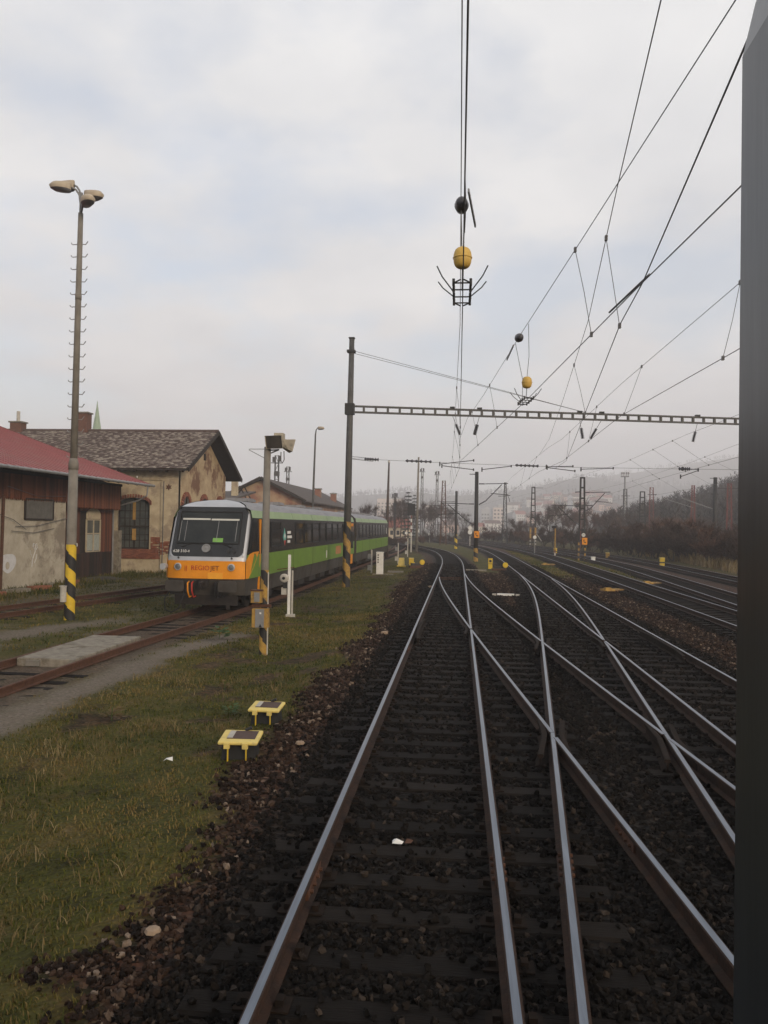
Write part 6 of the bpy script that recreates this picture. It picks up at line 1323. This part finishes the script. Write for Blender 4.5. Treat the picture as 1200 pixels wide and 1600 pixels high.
# leafy weeds in the turf
m_leaf = mat('weed_leaf', (.045, .085, .020), (.030, .060, .015), 9, .7)
def weed(x, y, s, label, dry=False):
    mb = MB()
    for k in range(26):
        a = random.uniform(0, 6.28); r = s * random.uniform(.3, 1); z = random.uniform(.15, .9) * s * 1.2; u = Vector((math.cos(a), math.sin(a), .3)); v = Vector((-math.sin(a), math.cos(a), .1)) * .3
        c = Vector((u.x * r * .4, u.y * r * .4, z * .7)); l = s * .55; mb.add([c, c + u * l * .5 + v * l, c + u * l + Vector((0, 0, -.1 * l)), c + u * l * .5 - v * l], [(0,1,2,3)])
    o = thing('weed_plant', label, 'weed', (x, y, float(ground_z(x, y)))); MB().tube([(0, 0, -.02), (.01, 0, s * .8)], .006, 5).build('stem', m_leaf, o); mb.build('leaves', m_dry if dry else m_leaf, o)
weed(-6.35, 21.0, .42, 'bushy green weed beside the rusty rail left of the short grey post'); weed(-4.3, 14.6, .22, 'dead brown weed standing in the turf behind the yellow lidded boxes', True); weed(-5.4, 12.2, .26, 'straw brown dead weed in the turf left of the yellow lidded boxes', True); weed(-3.6, 12.6, .2, 'small green weed left of the farther yellow lidded box')
# fir
m_needle = tone_mat('dark_fir_needles', [(.1, (.010, .018, .012)), (.9, (.025, .038, .022))])
def fir(x, y, h, label):
    o = thing('fir_tree', label, 'tree', (x, y, -.4)); MB().tube([(0, 0, 0), (0, 0, h)], [.16, .02], 6).build('trunk', m_bark, o)
    n = 1400; f = RNG.uniform(.12, .99, n); a = np.round(RNG.uniform(0, 6.283, n) * 2.2) / 2.2 + np.round(f * 13) * 1.3; ln = (1.02 - f) * h * .27 * RNG.uniform(.4, 1.05, n); fl = np.round(f * 14) / 14 * h
    t = RNG.uniform(.1, 1, n); P = np.stack([np.cos(a) * ln * t, np.sin(a) * ln * t, fl - .12 * ln * t], -1); D = np.stack([np.cos(a) * .32 + RNG.normal(0, .2, n), np.sin(a) * .32 + RNG.normal(0, .2, n), RNG.normal(-.10, .1, n)], -1); V, F = slivers(P, D, .09)
    flat_mesh('crown', V, F, m_needle, o, {'tone': np.repeat(RNG.random(n), 3)})
x, y = at_px(638, 152); fir(x, y, 9.6, 'dark layered fir tree among the bare trees beyond the railcars'); x, y = at_px(647, 190); fir(x, y, 10.5, 'slimmer dark fir just right of the layered one')
# town
def house_mesh(wall, roof, w=10, d=8, h=5.5, rh=3):
    mb = MB().add([(-w/2,-d/2,-3),(w/2,-d/2,-3),(w/2,d/2,-3),(-w/2,d/2,-3),(-w/2,-d/2,h),(w/2,-d/2,h),(w/2,d/2,h),(-w/2,d/2,h),(-w/2,0,h+rh),(w/2,0,h+rh)], [(0,1,5,4),(1,2,6,9,5),(2,3,7,6),(3,0,4,8,7)], 0)
    wm = bpy.data.meshes.new('wall'); wm.from_pydata(mb.v, [], mb.f); wm.materials.append(wall)
    e = .4; r2 = MB().add([(-w/2-e,-d/2-e,h-.2),(w/2+e,-d/2-e,h-.2),(w/2+e,0,h+rh+.15),(-w/2-e,0,h+rh+.15),(w/2+e,d/2+e,h-.2),(-w/2-e,d/2+e,h-.2)], [(0,1,2,3),(3,2,4,5)])
    rm = bpy.data.meshes.new('roof'); rm.from_pydata(r2.v, [], r2.f); rm.materials.append(roof)
    w3 = MB()
    for x in (-3, -1, 1, 3):
        for z in (1.2, 3.7): w3.box((x, -d/2 - .02, z), (.9, .06, 1.3))
    pm = bpy.data.meshes.new('window'); pm.from_pydata([tuple(v) for v in w3.v], [], w3.f); pm.materials.append(m_glass)
    return wm, rm, pm
m_hw = [mat('white_house_wall', (.62, .60, .57), (.52, .50, .47), .3, .9), mat('pink_house_wall', (.52, .36, .28), (.45, .31, .25), .3, .9), mat('cream_house_wall', (.56, .48, .36), (.48, .41, .31), .3, .9)]
m_hr = [mat('red_tile_roof', (.24, .075, .05), (.19, .06, .045), .6, .9), mat('brown_tile_roof', (.12, .07, .055), (.09, .055, .045), .6, .9)]
HM = [house_mesh(m_hw[0], m_hr[0]), house_mesh(m_hw[1], m_hr[1]), house_mesh(m_hw[2], m_hr[0]), house_mesh(m_hw[0], m_hr[1], 13, 9, 7.5, 2.5)]
for k in range(46):
    px = random.uniform(792, 972) if k < 38 else random.uniform(925, 968); rr_ = random.uniform(690, 1020); t = az_of(px); x, y = rr_ * math.sin(t), rr_ * math.cos(t); z = float(terrain_h(np.array([x]), np.array([y]))[0])
    o = thing('hillside_house', 'small pale house of the far town on the hazy hillside', 'house', (x, y, z), random.uniform(-.6, .6), 'houses of the far hillside town')
    wm, rm, pm = HM[k % 4]; link('wall', wm, o); link('roof', rm, o); tag(link('window', pm, o), kind='stuff')
for px, d, lab, k, s, g in ((613, 190, 'pinkish house with a red roof behind the tail of the railcars', 2, .75, None), (703, 430, 'cream house glimpsed between the masts left of centre', 1, .8, None), (747, 480, 'pale house just right of the mast with the orange box', 2, .7, None), (768, 520, 'long cream house below the distant tower blocks', 3, .8, None), (514, 230, 'white house corner above the railcar roof', 3, .9, None)):
    x, y = at_px(px, d); o = thing('house', lab, 'house', (x, y, -1.6 if d < 200 else -.8), .3); o.scale = (s, s, s); wm, rm, pm = HM[k]; link('wall', wm, o); link('roof', rm, o); tag(link('window', pm, o), kind='stuff')
m_block = mat('pale_panel_block', (.62, .52, .46), (.54, .46, .41), .05, .9); m_block2 = mat('grey_panel_block', (.40, .40, .40), (.33, .33, .33), .05, .9)
for px0, px1, ytop, d, lab, m in ((589, 628, 781, 700, 'long pale apartment block left of the fir tree', m_block), (664, 678, 790, 820, 'pale apartment tower right of the thin grey pole', m_block), (771, 787, 792, 640, 'sunlit apartment tower right of the mast with the orange box', m_block), (752, 765, 796, 680, 'grey apartment tower left of the sunlit one', m_block2)):
    x, y = at_px((px0 + px1) / 2, d); w = (px1 - px0) / 1250 * d; h = CAM_H + (822 - ytop) / 1250 * d
    o = thing('apartment_block', lab, 'apartment block', (x, y, 0), 0); MB().box((0, 6, h / 2 - 2), (w, 12, h + 4)).build('wall', m, o); MB().box((0, 6, h + .4), (w * .96, 11.6, .8)).box((w * .2, 6, h + 1.6), (3, 4, 2.4)).build('roof', m_block2, o)
    mb = MB(); nz = int(h / 2.9); nxw = max(3, int(w / 3))
    for i in range(nz):
        for j in range(nxw): mb.box((-w / 2 + (j + .5) * w / nxw, -.02, 1.6 + i * 2.9), (1.5, .08, 1.4))
    tag(mb.build('window', m_glass, o), kind='stuff')

# ------------------------------------------------------------------ the coach the viewer looks out of
m_jamb = mat('dark_painted_jamb', (.034, .044, .054), (.048, .059, .070), 14, .30, spec=.5, stretch=(1, 1, .15), bump=.02, bscale=30)
CO = thing('passenger_coach', 'dark window pillar of the coach along the right edge of the picture', 'coach')
MB().prism([(.1275, 2.40), (.1282, 3.130), (.1338, 3.155), (.22, 3.42), (1.04, 3.42), (1.04, 2.40)], lambda u, v, t: (u, t, v), .25, .382).build('window_pillar', m_jamb, CO)
MB().prism([(-1.81, 2.40), (-.98, 2.40), (-.98, 3.42), (-1.81, 3.42)], lambda u, v, t: (u, t, v), .25, .382).build('window_pillar', m_jamb, CO)
MB().box((-.385, .316, 1.70), (2.85, .13, 1.398)).build('end_wall', m_jamb, CO); MB().box((-.385, .316, 3.72), (2.85, .13, .59)).build('end_wall', m_jamb, CO)
for x in (-1.79, 1.02): MB().box((x, -10, 2.5), (.05, 20.5, 3.0)).build('side_wall', m_jamb, CO)
MB().box((-.385, -10, 4.04), (2.8, 20.5, .06)).build('roof', m_jamb, CO); MB().box((-.385, -10, 1.1), (2.74, 20.4, .1)).build('floor', m_rubber, CO); MB().box((-.385, -20.2, 2.5), (2.7, .06, 2.9)).build('end_wall', m_jamb, CO)
MB().box((-.385, -10, .75), (2.2, 19, .5)).build('underframe', m_under, CO)

# ------------------------------------------------------------------ haze
hm = bpy.data.materials.new('haze'); hm.use_nodes = True; hn = hm.node_tree.nodes; hn.remove(hn['Principled BSDF'])
pv = hn.new('ShaderNodeVolumePrincipled'); pv.inputs['Color'].default_value = (.93, .93, .97, 1); pv.inputs['Density'].default_value = HAZE; pv.inputs['Anisotropy'].default_value = 0.0
hm.node_tree.links.new(pv.outputs[0], hn['Material Output'].inputs['Volume'])
tag(MB().box((0, 950, 130.5), (5200, 3200, 265)).build('haze', hm), 'thin winter haze filling the valley', 'haze', kind='stuff')
